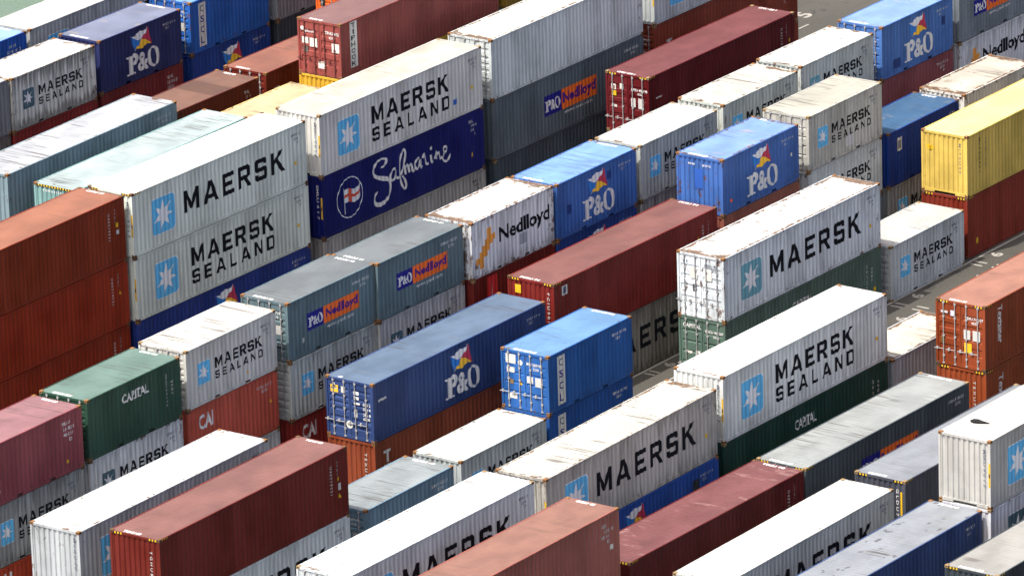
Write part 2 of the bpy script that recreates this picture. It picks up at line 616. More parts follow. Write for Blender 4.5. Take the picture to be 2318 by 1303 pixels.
def stroke(pts, w, smooth=True, n=5):
    """brush stroke; w a width or a list of widths"""
    ws = w if isinstance(w, (list, tuple)) else [w] * len(pts)
    P = []
    if smooth and len(pts) > 2:
        for i in range(len(pts) - 1):
            p0, p1, p2, p3 = pts[max(0, i - 1)], pts[i], pts[i + 1], pts[min(len(pts) - 1, i + 2)]
            for k in range(n):
                t = k / n
                q = [0.5 * (2 * p1[d] + (p2[d] - p0[d]) * t + (2 * p0[d] - 5 * p1[d] + 4 * p2[d] - p3[d]) * t * t + (3 * p1[d] - p0[d] - 3 * p2[d] + p3[d]) * t ** 3) for d in (0, 1)]
                P.append((q[0], q[1], ws[i] + (ws[i + 1] - ws[i]) * t))
        P.append((*pts[-1], ws[-1]))
    else:
        P = [(*p, ww) for p, ww in zip(pts, ws)]
    V, F = [], []
    for i, (x, z, ww) in enumerate(P):
        a, b = P[max(0, i - 1)], P[min(len(P) - 1, i + 1)]
        dx, dz = b[0] - a[0], b[1] - a[1]
        l = math.hypot(dx, dz) or 1
        V += [(x - dz / l * ww / 2, z + dx / l * ww / 2), (x + dz / l * ww / 2, z - dx / l * ww / 2)]
    for i in range(len(P) - 1):
        F.append((2 * i, 2 * i + 1, 2 * i + 3, 2 * i + 2))
    return V, F


def drape(name, L, layers):
    """layers: (geo, material index, offset). Lays flat figures onto the corrugated visible side (local -y)."""
    bm = bmesh.new()
    for geo, mi, off in layers:
        vs, fs = geo
        b2 = bmesh.new()
        bv = [b2.verts.new((x - LEN[L] / 2, 0, z)) for x, z in vs]
        for f in fs:
            if len(set(f)) > 2:
                try:
                    b2.faces.new([bv[i] for i in f])
                except ValueError:
                    pass
        xs = [v.co.x for v in bv]
        lo, hi = min(xs), max(xs)
        for x, d in side_profile(L):
            if lo < x < hi:
                bmesh.ops.bisect_plane(b2, geom=list(b2.verts) + list(b2.edges) + list(b2.faces), plane_co=(x, 0, 0), plane_no=(1, 0, 0), dist=1e-5)
        for k, f in enumerate(b2.faces):
            f.material_index = mi
        for v in b2.verts:
            v.co.y = -(SIDE_OUT - side_depth(L, v.co.x)) - off
        tmp = bpy.data.meshes.new('tmp')
        b2.to_mesh(tmp)
        b2.free()
        bm.from_mesh(tmp)
        bpy.data.meshes.remove(tmp)
    for f in bm.faces:
        if f.normal.y > 0:
            f.normal_flip()
    me = bpy.data.meshes.new(name)
    bm.to_mesh(me)
    bm.free()
    return me


def plate(name, geo_layers, frame):
    """flat figure on a plane: frame(u, v, off) -> xyz"""
    bm = bmesh.new()
    for geo, mi, off in geo_layers:
        vs, fs = geo
        bv = [bm.verts.new(frame(u, v, off)) for u, v in vs]
        for f in fs:
            try:
                bm.faces.new([bv[i] for i in f]).material_index = mi
            except ValueError:
                pass
    me = bpy.data.meshes.new(name)
    bm.to_mesh(me)
    bm.free()
    return me


def star_geo(cx, cz, r):
    spec = [(91, 1.0), (42, 1.02), (-4, .92), (-52, .98), (-108, 1.08), (-159, .98), (140, .92)]
    pts = []
    n = len(spec)
    for i in range(n):
        a, k = spec[i]
        b = spec[(i + 1) % n][0]
        while b > a:
            b -= 360
        pts.append((cx + r * k * math.cos(math.radians(a)), cz + r * k * math.sin(math.radians(a))))
        m = math.radians((a + b) / 2)
        pts.append((cx + r * .40 * math.cos(m), cz + r * .40 * math.sin(m)))
    return fill_loops([pts])


def emblem_layers(x0, z0, w, h):
    e = w * 0.022
    return [(rounded(x0, x0 + w, z0, z0 + h, w * .12), 1, 0.004),
            (rounded(x0 + e, x0 + w - e, z0 + e, z0 + h - e, w * .11), 0, 0.007),
            (star_geo(x0 + w * .49, z0 + h * .5, w * .44), 1, 0.010)]


def flag_layers(x0, z0, w, h):
    """wavy four-quarter house flag with white, red, yellow and blue triangles"""
    def F(u, v):
        x = x0 + (u * 0.80 + (1 - v) * 0.18) * w + 0.02 * w * math.sin(9 * v)
        z = z0 + h * (0.06 + v * 0.70 + 0.22 * u * v - 0.02 * u + 0.055 * math.sin(u * 11 + 2.2 * v) + 0.07 * u * (1 - v) * 2)
        return (x, z)
    c = (0.52, 0.48)
    n = 8
    tri = []
    for (a, b, mi) in (((0, 1), (1, 1), 1), ((1, 1), (1, 0), 3), ((1, 0), (0, 0), 2), ((0, 0), (0, 1), 0)):
        lp = [F(a[0] + (b[0] - a[0]) * i / n, a[1] + (b[1] - a[1]) * i / n) for i in range(n + 1)]
        lp += [F(b[0] + (c[0] - b[0]) * i / n, b[1] + (c[1] - b[1]) * i / n) for i in range(1, n)]
        lp += [F(c[0] + (a[0] - c[0]) * i / n, c[1] + (a[1] - c[1]) * i / n) for i in range(0, n)]
        tri.append((fill_loops([lp]), mi, 0.005))
    return tri


def po_letters(x0, z0, w, h):
    """P&O in a heavy bracketed serif"""
    def T(p):
        return (x0 + p[0] * w, z0 + p[1] * h)

    def S(pts, ws, off):
        return (stroke([T(p) for p in pts], [k * w for k in ws] if isinstance(ws, list) else ws * w), 0, off)
    out = [
        (fill_loops([[T(p) for p in ((.005, .0), (.255, .0), (.255, .07), (.20, .09), (.20, .86), (.19, .93), (.0, .93), (.0, .86), (.06, .83), (.06, .09), (.005, .07))]]), 0, 0.004),
        S([(.17, .87), (.25, .90), (.305, .80), (.30, .64), (.25, .53), (.19, .52)], [.07, .085, .105, .10, .075, .06], 0.0052),
        (fit(font_geo('&', .035), x0 + .335 * w, x0 + .665 * w, z0 + .0 * h, z0 + .93 * h), 0, 0.0064),
    ]
    n = 36
    V, F = [], []
    cx, cz = .82, .50
    for i in range(n):
        a = 2 * math.pi * i / n
        tilt = 0.04
        ox, oz = .185 * math.cos(a), .52 * math.sin(a)
        ix, iz = .092 * math.cos(a), .42 * math.sin(a)
        V += [T((cx + ox - tilt * oz * .5, cz + oz)), T((cx + ix - tilt * iz * 1.6, cz + iz))]
    for i in range(n):
        j = (i + 1) % n
        F.append((2 * i, 2 * j, 2 * j + 1, 2 * i + 1))
    out.append(((V, F), 0, 0.0076))
    return out


SAF = {'S': [(4.35, 2.15), (4.55, 2.16), (4.73, 2.26), (4.81, 2.4), (4.65, 2.5), (4.4, 2.54), (4.09, 2.47), (3.89, 2.31), (3.81, 2.11), (3.89, 1.9), (4.14, 1.74), (4.55, 1.59), (4.86, 1.48), (5.01, 1.31), (5.04, 1.05), (4.96, 0.76), (4.76, 0.57), (4.45, 0.46), (4.09, 0.48), (3.86, 0.62), (3.84, 0.82), (3.94, 1.01), (4.09, 1.11)],
       'a': [(5.47, 1.81), (5.29, 1.81), (5.09, 1.63), (5.06, 1.45), (5.16, 1.33), (5.37, 1.37), (5.49, 1.72), (5.47, 1.47), (5.62, 1.32), (5.83, 1.4)],
       'f': [(5.83, 1.4), (6.03, 1.72), (6.21, 2.21), (6.18, 2.46), (6.06, 2.5), (5.88, 2.27), (5.78, 1.85), (5.78, 1.35), (5.88, 0.95), (6.08, 0.69), (6.21, 0.8), (6.13, 1.1), (5.93, 1.34)],
       'm1': [(6.11, 1.8), (6.21, 1.33)], 'm2': [(6.22, 1.67), (6.36, 1.73), (6.49, 1.35)], 'm3': [(6.47, 1.66), (6.64, 1.68), (6.74, 1.34), (6.92, 1.38)],
       'a2': [(7.25, 1.8), (7.1, 1.81), (6.92, 1.64), (6.95, 1.44), (7.1, 1.34), (7.25, 1.48), (7.32, 1.72), (7.36, 1.33), (7.48, 1.39)],
       'r': [(7.51, 1.73), (7.61, 1.9), (7.67, 1.78), (7.76, 1.41), (7.94, 1.37)], 'i': [(8.12, 1.72), (8.17, 1.36), (8.3, 1.39)],
       'n': [(8.4, 1.45), (8.54, 1.76), (8.55, 1.38)], 'n2': [(8.56, 1.59), (8.73, 1.66), (8.82, 1.35), (8.96, 1.39)],
       'e': [(9.06, 1.57), (9.29, 1.58), (9.34, 1.73), (9.22, 1.81), (9.08, 1.74), (9.13, 1.5), (9.0, 1.32), (9.14, 1.14), (9.4, 1.12), (9.59, 1.36)]}


def side_decal(kind, L, h):
    """returns list of (part name, mesh, materials) lying on the visible side"""
    def D(name, layers, mats):
        me = drape(name, L, layers)
        for m in mats:
            me.materials.append(m)
        return (name, me, mats)
    k, *arg = kind if isinstance(kind, tuple) else (kind,)
    if k == 'word40':                                               # one tall word
        a = arg[0] if arg else BLACK
        return [D('lettering', [(block_word('MAERSK', 3.52, 10.66, h - 1.87, 1.0), 0, 0.004)], [a])]
    if k == 'words40':
        a = arg[0] if arg else BLACK
        g = join(block_word('MAERSK', 3.86, 9.67, h - 1.47, .83), block_word('SEALAND', 3.86, 9.67, h - 2.30, .64))
        return [D('lettering', [(g, 0, 0.004)], [a])]
    if k == 'words20':
        a = arg[0] if arg else BLACK
        g = join(block_word('MAERSK', 1.93, 5.10, h - 1.29, .46), block_word('SEALAND', 1.93, 5.10, h - 1.75, .34))
        return [D('lettering', [(g, 0, 0.004)], [a])]
    if k == 'star40':
        return [D('star_emblem', emblem_layers(1.28, h - 2.32, 1.64, 1.68), [arg[0] if arg else STARBLUE, STARWHITE])]
    if k == 'star20':
        return [D('star_emblem', emblem_layers(0.72, h - 1.72, .86, .97), [arg[0] if arg else STARBLUE, STARWHITE])]
    if k == 'flag':
        s = 2.28 if L == 20 else 5.35
        return [D('flag_emblem', flag_layers(s, h - 1.22, 1.62, 1.02), [FLAGBLUE, STARWHITE, FLAGYEL, FLAGRED])]
    if k == 'po':
        s = 1.95 if L == 20 else 5.0
        return [D('lettering', po_letters(s, 0.36, 2.42, 0.97), [WHITE])]
    if k == 'pn':                                                   # navy and orange double panel with web line
        if L == 20:
            a, b, c, z0, z1 = 1.31, 2.47, 4.95, h - 1.60, h - .84
        else:
            a, b, c, z0, z1 = 4.06, 5.44, 8.34, h - 1.90, h - .92
        hh = z1 - z0
        txt = po_letters(a + .10, z0 + hh * .2, (b - a) - .2, hh * .56)
        lay = [(rect(a, b, z0, z1), 1, 0.004), (rect(b + .002, c, z0, z1), 2, 0.004)]
        lay += [(g, 0, o + 0.005) for g, _, o in txt]
        lay += [(fit(font_geo('Nedlloyd', .035), b + .13, c - .13, z0 + hh * .14, z0 + hh * .82), 3, 0.008)]
        lay2 = [(fit(font_geo('www.ponl.com', .01), a + (c - a) * .37, c - .42, z0 - .30, z0 - .09), 0, 0.004)]
        return [D('sign_panel', lay, [WHITE, NAVYBOX, ORBOX, PURPLE]), D('web_lettering', lay2, [WHITE])]
    if k == 'nedlloyd':
        z = 0.62
        zig = []
        cell = .29
        for (cx, cz) in ((1, 0), (0, 1), (1, 1), (1, 2), (2, 2), (1.6, 3), (2.6, 3), (2.3, 4), (3.3, 4), (3.0, 5), (4.0, 4.6), (3.0, 6)):
            zig.append((rect(.32 + cx * .28, .32 + cx * .28 + cell, z - .25 + cz * .235, z - .25 + cz * .235 + .27), 0, 0.004 + .0007 * len(zig)))
        return [D('zigzag_emblem', zig, [ORZIG]), D('lettering', [(fit(font_geo('Nedlloyd', .03, .97), 2.02, 5.78, .98, 1.84), 0, 0.004)], [BLACK])]
    if k == 'scl':
        lay = [(rect(.66, 1.20, .26, h - .20), 1, 0.004)]
        for i, ch in enumerate('CSCL'):
            z = h - .24 - (i + 1) * (h - .54) / 4
            g = fit(font_geo(ch, .02), .80, 1.07, z + .10, z + .43)
            lay.append((g, 2 if i == 0 else 0, 0.007))
        return [D('letter_strip', lay, [NAVYBOX, STICKER, NUMGREY])]
    if k == 'tiphook':
        lay = [(rect(.72, 1.26, .34, h - .10), 1, 0.004)]
        for i, ch in enumerate('TIPHOOK'):
            st = (h - .50) / 7
            z = h - .13 - (i + 1) * st
            wd = .10 if ch == 'I' else .30
            lay.append((fit(font_geo(ch, .02), .99 - wd / 2, .99 + wd / 2, z + .04, z + st - .03), 0, 0.007))
        return [D('letter_strip', lay, [BLACK, STICKER])]
    if k == 'capital':
        s0, s1, z0, z1 = (2.25, 3.98, h - .86, h - .48) if L == 20 else (5.2, 6.75, h - 1.05, h - .60)
        g = fit(font_geo('CAPITAL', .02), s0, s1, z0, z1)
        ser = []
        for f in (.33, .44, .58, .64, .875):
            x = s0 + (s1 - s0) * f
            ser.append(rect(x, x + .13, z0, z0 + .045))
        return [D('lettering', [(g, 0, 0.004)] + [(r, 0, 0.0055) for r in ser], [arg[0] if arg else WHITE])]
    if k == 'cai':
        g = fit(font_geo('CAI', .03), .72, 1.70, h - 1.05, h - .40)
        return [D('lettering', [(g, 0, 0.004)], [arg[0] if arg else WHITE])]
    if k == 'script':                                               # brush script with a house flag in a ring
        w0 = {'S': [.06, .10, .16, .14, .10, .09, .12, .15, .16, .15, .17, .22, .20, .13, .11, .12, .17, .20, .20, .17, .13, .10, .06]}
        lay = []
        i = 0
        for key, pts in SAF.items():
            i += 1
            lay.append((stroke(pts, w0.get(key, .115)), 0, 0.004 + 0.0006 * i))
        lay.append((disc(8.17, 2.02, .09, .09, 12), 0, 0.004))
        V, F = [], []
        n = 10

        def wav(u, v):
            return (1.62 + u * 1.18, 1.16 + v * .62 + .085 * math.sin(u * 6.2 + .5) + .06 * u)
        fl = [wav(i / n, 0) for i in range(n + 1)] + [wav(1, j / 4) for j in range(1, 4)] + [wav(i / n, 1) for i in range(n, -1, -1)] + [wav(0, j / 4) for j in range(3, 0, -1)]
        ring_l = [(ring(2.03, 1.43, .95, .95, .045), 0, 0.004), (fill_loops([fl]), 0, 0.0055), (stroke([(1.60, 1.95), (1.66, .72)], .07, False), 0, 0.0068)]
        c1 = [wav(u, .40) for u in [i / n for i in range(n + 1)]] + [wav(u, .62) for u in [i / n for i in range(n, -1, -1)]]
        c2 = [wav(.28, v / 4) for v in range(5)] + [wav(.46, v / 4) for v in range(4, -1, -1)]
        ring_l += [(fill_loops([c1]), 1, 0.0085), (fill_loops([c2]), 1, 0.0095)]
        return [D('script_lettering', lay, [WHITE]), D('ring_emblem', ring_l, [STARWHITE, REDCROSS])]
    if k == 'down':                                                 # a word turned to read downwards
        word, s, z1, z0, wd, mat = arg
        g = fit(turn(font_geo(word, .02)), s, s + wd, z0, z1)
        return [D('lettering', [(g, 0, 0.004)], [mat])]
    if k == 'stack':                                                # letters stacked one under the other
        word, s, z1, cell, wd, mat = arg
        lay = []
        for i, ch in enumerate(word):
            z = z1 - (i + 1) * cell
            if z < .1:
                break
            lay.append((fit(font_geo(ch, .03), s, s + wd, z + cell * .12, z + cell), 0, 0.004))
        return [D('lettering', lay, [mat])]
    if k == 'num':                                                  # registration lines near the far end, under the top rail
        lines, size, mat = arg
        res = []
        for i, (txt, dx) in enumerate(lines):
            g = font_geo(txt, .015)
            wd = max(v[0] for v in g[0]) - min(v[0] for v in g[0])
            x1 = LEN[L] - .42 - dx
            res.append(D('number_lettering', [(fit(g, x1 - wd * size * 1.15, x1, h - .40 - i * size * 1.25 - size * .75, h - .40 - i * size * 1.25), 0, 0.004)], [mat]))
        return res
    if k == 'vnum':                                                 # two thin columns of registration text
        mat = arg[0]
        return [D('number_lettering', [(fit(turn(font_geo('U 4 0 2 1 9 5 3 1', .01)), LEN[L] - 1.15, LEN[L] - 1.03, h - 1.75, h - .55), 0, 0.004)], [mat]),
                D('number_lettering', [(fit(turn(font_geo('4 5 G 1', .01)), LEN[L] - .72, LEN[L] - .61, h - 1.0, h - .42), 0, 0.004)], [mat])]
    if k == 'patch':                                                # flat sticker or repair patch: s, z, w, h, material
        s, z, w_, h_, mat, nm = arg
        return [D(nm, [(rect(s, s + w_, z, z + h_), 0, 0.004)], [mat])]
    if k == 'tri':
        s, z, r_, mat = arg
        return [D('warning_label', [(([(s - r_, z), (s + r_, z), (s, z + 1.8 * r_)], [(0, 1, 2)]), 0, 0.004)], [mat])]
    if k == 'spire':
        return [D('sign_panel', [(rect(1.0, 1.75, .2, h - .12), 1, 0.004), (([(1.30, .25), (1.46, .25), (1.38, h - .35)], [(0, 1, 2)]), 0, 0.007)], [STICKER, RED])]
    raise KeyError(k)


_dec = {}


def get_decal(kind, L, h):
    key = (str(kind), L, h)
    if key not in _dec:
        _dec[key] = side_decal(kind, L, h)
    return _dec[key]


# ------------------------------------------------------------------ end-face and roof marks
def end_frame(l2, depth):
    def f(u, v, off):                                               # u runs from the far edge to the visible long side
        return (-l2 + depth - off, W / 2 - u, v)
    return f


def add_end_marks(root, L, h, marks, door):
    l2 = LEN[L] / 2
    fr = end_frame(l2, 0.030 if not door else 0.040)
    for mk in marks:
        k = mk[0]
        if k == 'text':
            _, txt, u, v, size, mat = mk
            g = font_geo(txt, .02)
            wd = max(p[0] for p in g[0]) - min(p[0] for p in g[0])
            me = plate('number_lettering', [(fit(g, u, u + min(wd * size, W - .12 - u), v, v + size * .75), 0, 0.006)], fr)
            me.materials.append(mat)
            link('number_lettering', me, root)
        elif k == 'vtext':
            _, txt, u, v1, v0, wd, mat = mk
            me = plate('number_lettering', [(fit(turn(font_geo(txt, .01)), u, u + wd, v0, v1), 0, 0.006)], fr)
            me.materials.append(mat)
            link('number_lettering', me, root)
        elif k == 'rect':
            _, u, v, w_, h_, mat, nm = mk
            me = plate(nm, [(rect(u, u + w_, v, v + h_), 0, 0.006)], fr)
            me.materials.append(mat)
            link(nm, me, root)
        elif k == 'tri':
            _, u, v, r_, mat = mk
            me = plate('warning_label', [(([(u - r_, v), (u + r_, v), (u, v + 1.8 * r_)], [(0, 1, 2)]), 0, 0.006)], fr)
            me.materials.append(mat)
            link('warning_label', me, root)
        elif k == 'disc':
            _, u, v, r_, mat = mk
            me = plate('round_label', [(disc(u, v, r_, r_, 16), 0, 0.006)], fr)
            me.materials.append(mat)
            link('round_label', me, root)
        elif k == 'post':                                           # yellow height strip on the corner post beside the long side
            f2 = end_frame(l2, 0.006)
            me = plate('height_label', [(rect(W - .098, W - .012, h - 1.95, h - .95), 0, 0.003), (rect(W - .085, W - .03, h - 1.55, h - 1.38), 1, 0.006)], f2)
            me.materials.append(YEL)
            me.materials.append(HAZBLACK)
            link('height_label', me, root)


def hazard_meshes(L, h, full):
    """yellow and black bars on the header and the top rail at the near corners, one mesh each"""
    l2 = LEN[L] / 2
    xh = -l2 + 0.012 - 0.003
    ys = -(W / 2 - 0.008) - 0.003
    runs = []
    spans = [(-W / 2 + .165, -W / 2 + .165 + .42, 6), (W / 2 - .165 - .42, W / 2 - .165, 6)] if not full else [(-W / 2 + .165, W / 2 - .165, 28)]
    for a, b, m_ in spans:
        runs.append([((xh, a + (b - a) * (i + 1) / m_, h - .118), (xh, a + (b - a) * i / m_, h - .118), (xh, a + (b - a) * i / m_, h - .03), (xh, a + (b - a) * (i + 1) / m_, h - .03)) for i in range(m_)])
    xs = [-l2 + .18 + i * .07 for i in range(7)]
    runs.append([((x0, ys, h - .085), (x1, ys, h - .085), (x1, ys, h - .02), (x0, ys, h - .02)) for x0, x1 in zip(xs, xs[1:])])
    out = []
    for run in runs:
        bm = bmesh.new()
        for i, pts in enumerate(run):
            bm.faces.new([bm.verts.new(p) for p in pts]).material_index = i % 2
        me = bpy.data.meshes.new('hazard_stripe')
        bm.to_mesh(me)
        bm.free()
        me.materials.append(YEL)
        me.materials.append(HAZBLACK)
        out.append(me)
    return out


def roof_number(L, h, where, txt, length, mat):
    l2 = LEN[L] / 2
    x0 = -l2 + .10 if where == 'near' else l2 - .30
    g = font_geo(txt, .05)

    def f(u, v, off):
        return (x0 + v, W / 2 - .55 - u, h - 0.022 + off)
    me = plate('roof_number', [(fit(g, 0, length, 0, .19), 0, 0.004)], f)
    me.materials.append(mat)
    return me


# ------------------------------------------------------------------ container builder
GROUP = 'shipping containers stacked in the yard'
seed_no = [0]


def mat_mesh(key, fn, mats, root, name):
    """shared geometry with per-object materials"""
    me = cached(key, fn)
    o = link(name, me, root)
    if len(me.materials) < len(mats):
        while len(me.materials) < len(mats):
            me.materials.append(None)
    for i, m in enumerate(mats):
        o.material_slots[i].link = 'OBJECT'
        o.material_slots[i].material = m
    return o


def container(x, v, z, yaw, L, h, c):
    """x, v: near far-lateral corner in yard coordinates; z: bottom"""
    seed_no[0] += 1
    sd = seed_no[0]
    rnd = random.Random(sd * 13 + 5)
    l2 = LEN[L] / 2
    a = -yaw
    near = Vector((x - OX, -(v + OV), z))
    ctr = near + Vector((math.cos(a) * l2 - math.sin(a) * (-W / 2), math.sin(a) * l2 + math.cos(a) * (-W / 2), 0))
    root = bpy.data.objects.new('shipping_container', None)
    root.empty_display_size = 0.5
    col.objects.link(root)
    root.location = ctr
    root.rotation_euler = (0, 0, a)
    root['label'] = c['label']
    root['category'] = 'container'
    root['group'] = GROUP
    rust, dirt = c.get('rust', .3), c.get('dirt', .3)
    wm = wall_paint('paint_%03d' % sd, c['col'], LEN[L], h, sd, rust, dirt)
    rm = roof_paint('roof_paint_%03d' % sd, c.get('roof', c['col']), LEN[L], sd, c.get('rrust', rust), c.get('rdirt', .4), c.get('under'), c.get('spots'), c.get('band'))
    door = c.get('door') is not None
    hidden = c.get('hidden')
    mat_mesh(('frame', L, h, not door), lambda: frame_mesh(L, h, not door), [wm], root, 'frame')
    for s in (-1, 1):
        mat_mesh(('side', L, h, s), lambda: side_mesh(L, h, s), [wm], root, 'side_wall')
    dp = c.get('ribs', 0.005)
    mat_mesh(('roof', L, h, dp), lambda: roof_mesh(L, h, dp), [rm], root, 'roof')
    if door:
        st = c['door']
        mat_mesh(('end', L, h, 1), lambda: end_wall_mesh(h, 1, l2), [wm], root, 'end_wall')
        for s in (-1, 1):
            d = mat_mesh(('door', L, h, s, st), lambda: door_mesh(h, l2, s, st), [wm, SEAL], root, 'door')
            if not hidden:
                for k in (0.28, 0.84):
                    y = s * k
                    mat_mesh(('bar', L, h, y), lambda: bar_mesh(h, l2, y), [c.get('bar', GALV)], d, 'locking_bar')
                    mat_mesh(('handle', L, h, y), lambda: handle_mesh(h, l2, y, 1), [c.get('bar', GALV)], d, 'handle')
    else:
        mat_mesh(('end', L, h, -1), lambda: end_wall_mesh(h, -1, l2), [wm], root, 'end_wall')
        for s in (-1, 1):
            mat_mesh(('fdoor', L, h, s), lambda: door_mesh(h, l2, s, 2, 1), [wm, SEAL], root, 'door')
    cm = CASTS[c['cast']] if 'cast' in c else rnd.choice(CASTS)
    if hidden:
        cm = CASTS[1]
    for sx in (-1, 1):
        for sy in (-1, 1):
            for tz in (0, 1):
                o = mat_mesh('cast', casting_mesh, [cm, SEAL], root, 'corner_casting')
                o.location = (sx * l2, sy * W / 2, h if tz else 0)
                o.scale = (-sx, -sy, -1 if tz else 1)
                if tz == 0:
                    o.scale = (-sx, -sy, 1)
    for kind in c.get('marks', ()):
        for nm, me, mats in get_decal(kind, L, h):
            link(nm, me, root)
    add_end_marks(root, L, h, c.get('end', ()), door)
    if c.get('haz'):
        for me in cached(('haz', L, h, c['haz'] == 2), lambda: hazard_meshes(L, h, c['haz'] == 2)):
            link('hazard_stripe', me, root)
    for where, txt, ln in c.get('rnum', ()):
        link('roof_number', roof_number(L, h, where, txt, ln, c.get('rnmat', WHITE)), root)
    return root


def stack(x, v, yaw, tiers):
    """tiers from the ground up"""
    z = 0.0
    for i, t in enumerate(tiers):
        L, hc, spec = t
        h = HH if hc == 'H' else HS
        rnd = random.Random(int(x * 100) + i)
        top = i == len(tiers) - 1
        jx, jy = (0, 0) if top else (rnd.uniform(-.03, .03), rnd.uniform(-.03, .03))
        jx += spec.get('dx', 0)
        container(x + jx, v + jy, z, math.radians(yaw), L, h, spec)
        z += h


# ------------------------------------------------------------------ paints and makers
GREY = lin(180, 186, 184)
WROOF = (0.40, 0.40, 0.38)
IVORY = (0.315, 0.31, 0.265)
HIDDEN_LABEL = 'plain container hidden underneath the visible stacks in the yard'
HCOLS = [lin(100, 45, 38), lin(150, 154, 158), lin(40, 55, 95), lin(85, 95, 102)]


def hid(n):
    return dict(label=HIDDEN_LABEL, col=HCOLS[n % 4], hidden=True, rust=.5, dirt=.5)


def MSNUM(mat=NUMGREY):
    return ('num', (('MSKU 2', 0), ('22-6', .1), ('P', .1)), .16, mat)


def mk(label, col_, **kw):
    r_, g_, b_ = col_
    if r_ > 1.8 * max(g_, b_) and r_ < 0.14:                        # dark red-oxide paints
        col_ = (r_ * 1.42, g_ * 0.98, b_ * 0.88)
    elif b_ > 1.5 * r_:
        col_ = (r_ * 0.92, g_ * 1.06, b_ * 0.95)
    d = dict(label=label, col=col_)
    d.update(kw)
    return d


def cool(c):
    return (c[0], c[1] * 1.02, c[2] * 0.93) if c[2] > c[0] * 1.02 else c


def ms20(label, star=STARBLUE, words=BLACK, **kw):
    return mk(label, cool(kw.pop('col', GREY)), roof=kw.pop('roof', WROOF), marks=[('star20', star), ('words20', words), MSNUM()] + kw.pop('extra', []), **kw)


def ms40(label, star=STARBLUE, one=False, words=BLACK, **kw):
    return mk(label, cool(kw.pop('col', GREY)), roof=kw.pop('roof', WROOF),
              marks=[('star40', star), ('word40' if one else 'words40', words), MSNUM(), ('patch', 11.35, 1.05, .12, .16, YEL, 'height_label')] + kw.pop('extra', []), **kw)


def po(label, col_, roof, **kw):
    return mk(label, col_, roof=roof, marks=['flag', 'po', ('num', (('POCU 119 4', 0), ('2210', .45)), .15, OLDWHITE)] + kw.pop('extra', []), **kw)


SLATE = lin(85, 97, 107)
PNUM = ('num', (('PONU 105221', 0), ('2210', .25)), .17, WHITE)


def pn(label, **kw):
    return mk(label, kw.pop('col', SLATE), roof=kw.pop('roof', (.100, .113, .117)), marks=['pn', PNUM] + kw.pop('extra', []), **kw)


BLUE = lin(52, 84, 148)
BLUEROOF = (.11, .18, .34)
RN = lambda a='PONU 204361', n=1.1: (('near', a, n), ('far', a, n))
DOORNUM = (('text', 'IEN 207195', 1.30, 2.02, .17, WHITE), ('text', '2210', 1.62, 1.84, .15, WHITE), ('rect', 1.30, 1.25, .32, .30, OLDWHITE, 'data_plate'), ('rect', 1.72, 1.15, .38, .40, OLDWHITE, 'data_plate'))

# ------------------------------------------------------------------ the yard, row by row from the quay towards the viewer
# sixth row behind the main one
stack(240.0, -209.2, 0, [(20, 'S', hid(0)), (20, 'S', hid(1)), (20, 'S', mk('blue container cut by the left edge near the water with white numbers', lin(30, 70, 150), roof=(.16, .25, .42), rnum=RN(),
      marks=[('num', (('IM 00', .35), ('53 41 41 2', 0), ('45 12 17', 0)), .2, OLDWHITE)]))])
stack(246.3, -209.2, 0, [(40, 'S', hid(1)), (40, 'S', hid(2)), (40, 'S', ms40('white roofed container beside the green water in the top left corner', one=True, col=lin(150, 152, 156), cast=0, dirt=.5))])
stack(259.2, -209.2, 0, [(20, 'S', hid(1)), (20, 'S', hid(2)), (20, 'S', mk('maroon container sliver between the white roofed container and navy flag container', lin(96, 40, 40),
      marks=[('stack', 'eb', 1.1, 2.2, .75, .5, WHITE)]))])
# fifth row behind
stack(233.69, -205.1, 0, [(20, 'S', hid(3)), (20, 'S', mk('grey brown container under the grey one at the left edge', lin(100, 96, 92), dirt=.6)), (20, 'S', mk('grey container cut by the left edge beside the soot streaked white one', lin(110, 114, 118), roof=(.3, .31, .32), dirt=.5))])
stack(239.83, -205.0, 0.18, [(20, 'S', hid(3)), (20, 'S', mk('dark red container under the soot streaked white container', lin(92, 32, 34), dirt=.4, marks=[('patch', 1.1, 1.35, .85, .62, NAVYBOX, 'sign_panel'), ('stack', 'e', 1.3, 1.95, .5, .4, WHITE)])),
      (20, 'S', ms20('soot streaked white container with dark star square near the upper left', roof=(.5, .49, .46), star=STARDARK, words=BLACK_WORN, dirt=.95, rust=.7, col=lin(180, 182, 184), cast=0))])
stack(246.47, -205.17, 0.5, [(20, 'S', hid(0)), (20, 'S', mk('maroon container under the navy flag container in the upper left', lin(84, 34, 38), marks=[('num', (('NYK', .3), ('25 3417', 0), ('22G1', .3), ('D', .3)), .2, OLDWHITE), ('stack', 'TA', .9, 1.9, .5, .4, WHITE)])),
      (20, 'S', po('navy container with flag and white letters and pale roof, upper left', lin(36, 40, 84), (.115, .13, .18), rnum=RN(), under=(.22, .19, .14), cast=0))])
stack(253.43, -205.3, 0, [(20, 'S', hid(1)), (20, 'S', po('blue flag container underneath the one with a white letter strip, upper left', lin(26, 52, 122), BLUEROOF)),
      (20, 'S', mk('blue container with white upright letter strip cut by the top edge', lin(30, 76, 150), roof=(.10, .20, .36), marks=['scl'], door=2, cast=0, rust=.6, end=DOORNUM))])
stack(260.0, -205.2, 0, [(20, 'S', hid(1)), (20, 'S', mk('blackish navy container beneath the grey one at the top edge', lin(52, 56, 66), dirt=.5)), (20, 'S', mk('mid grey container at the top edge left of the orange doors', lin(112, 116, 120), roof=(.3, .3, .3)))])
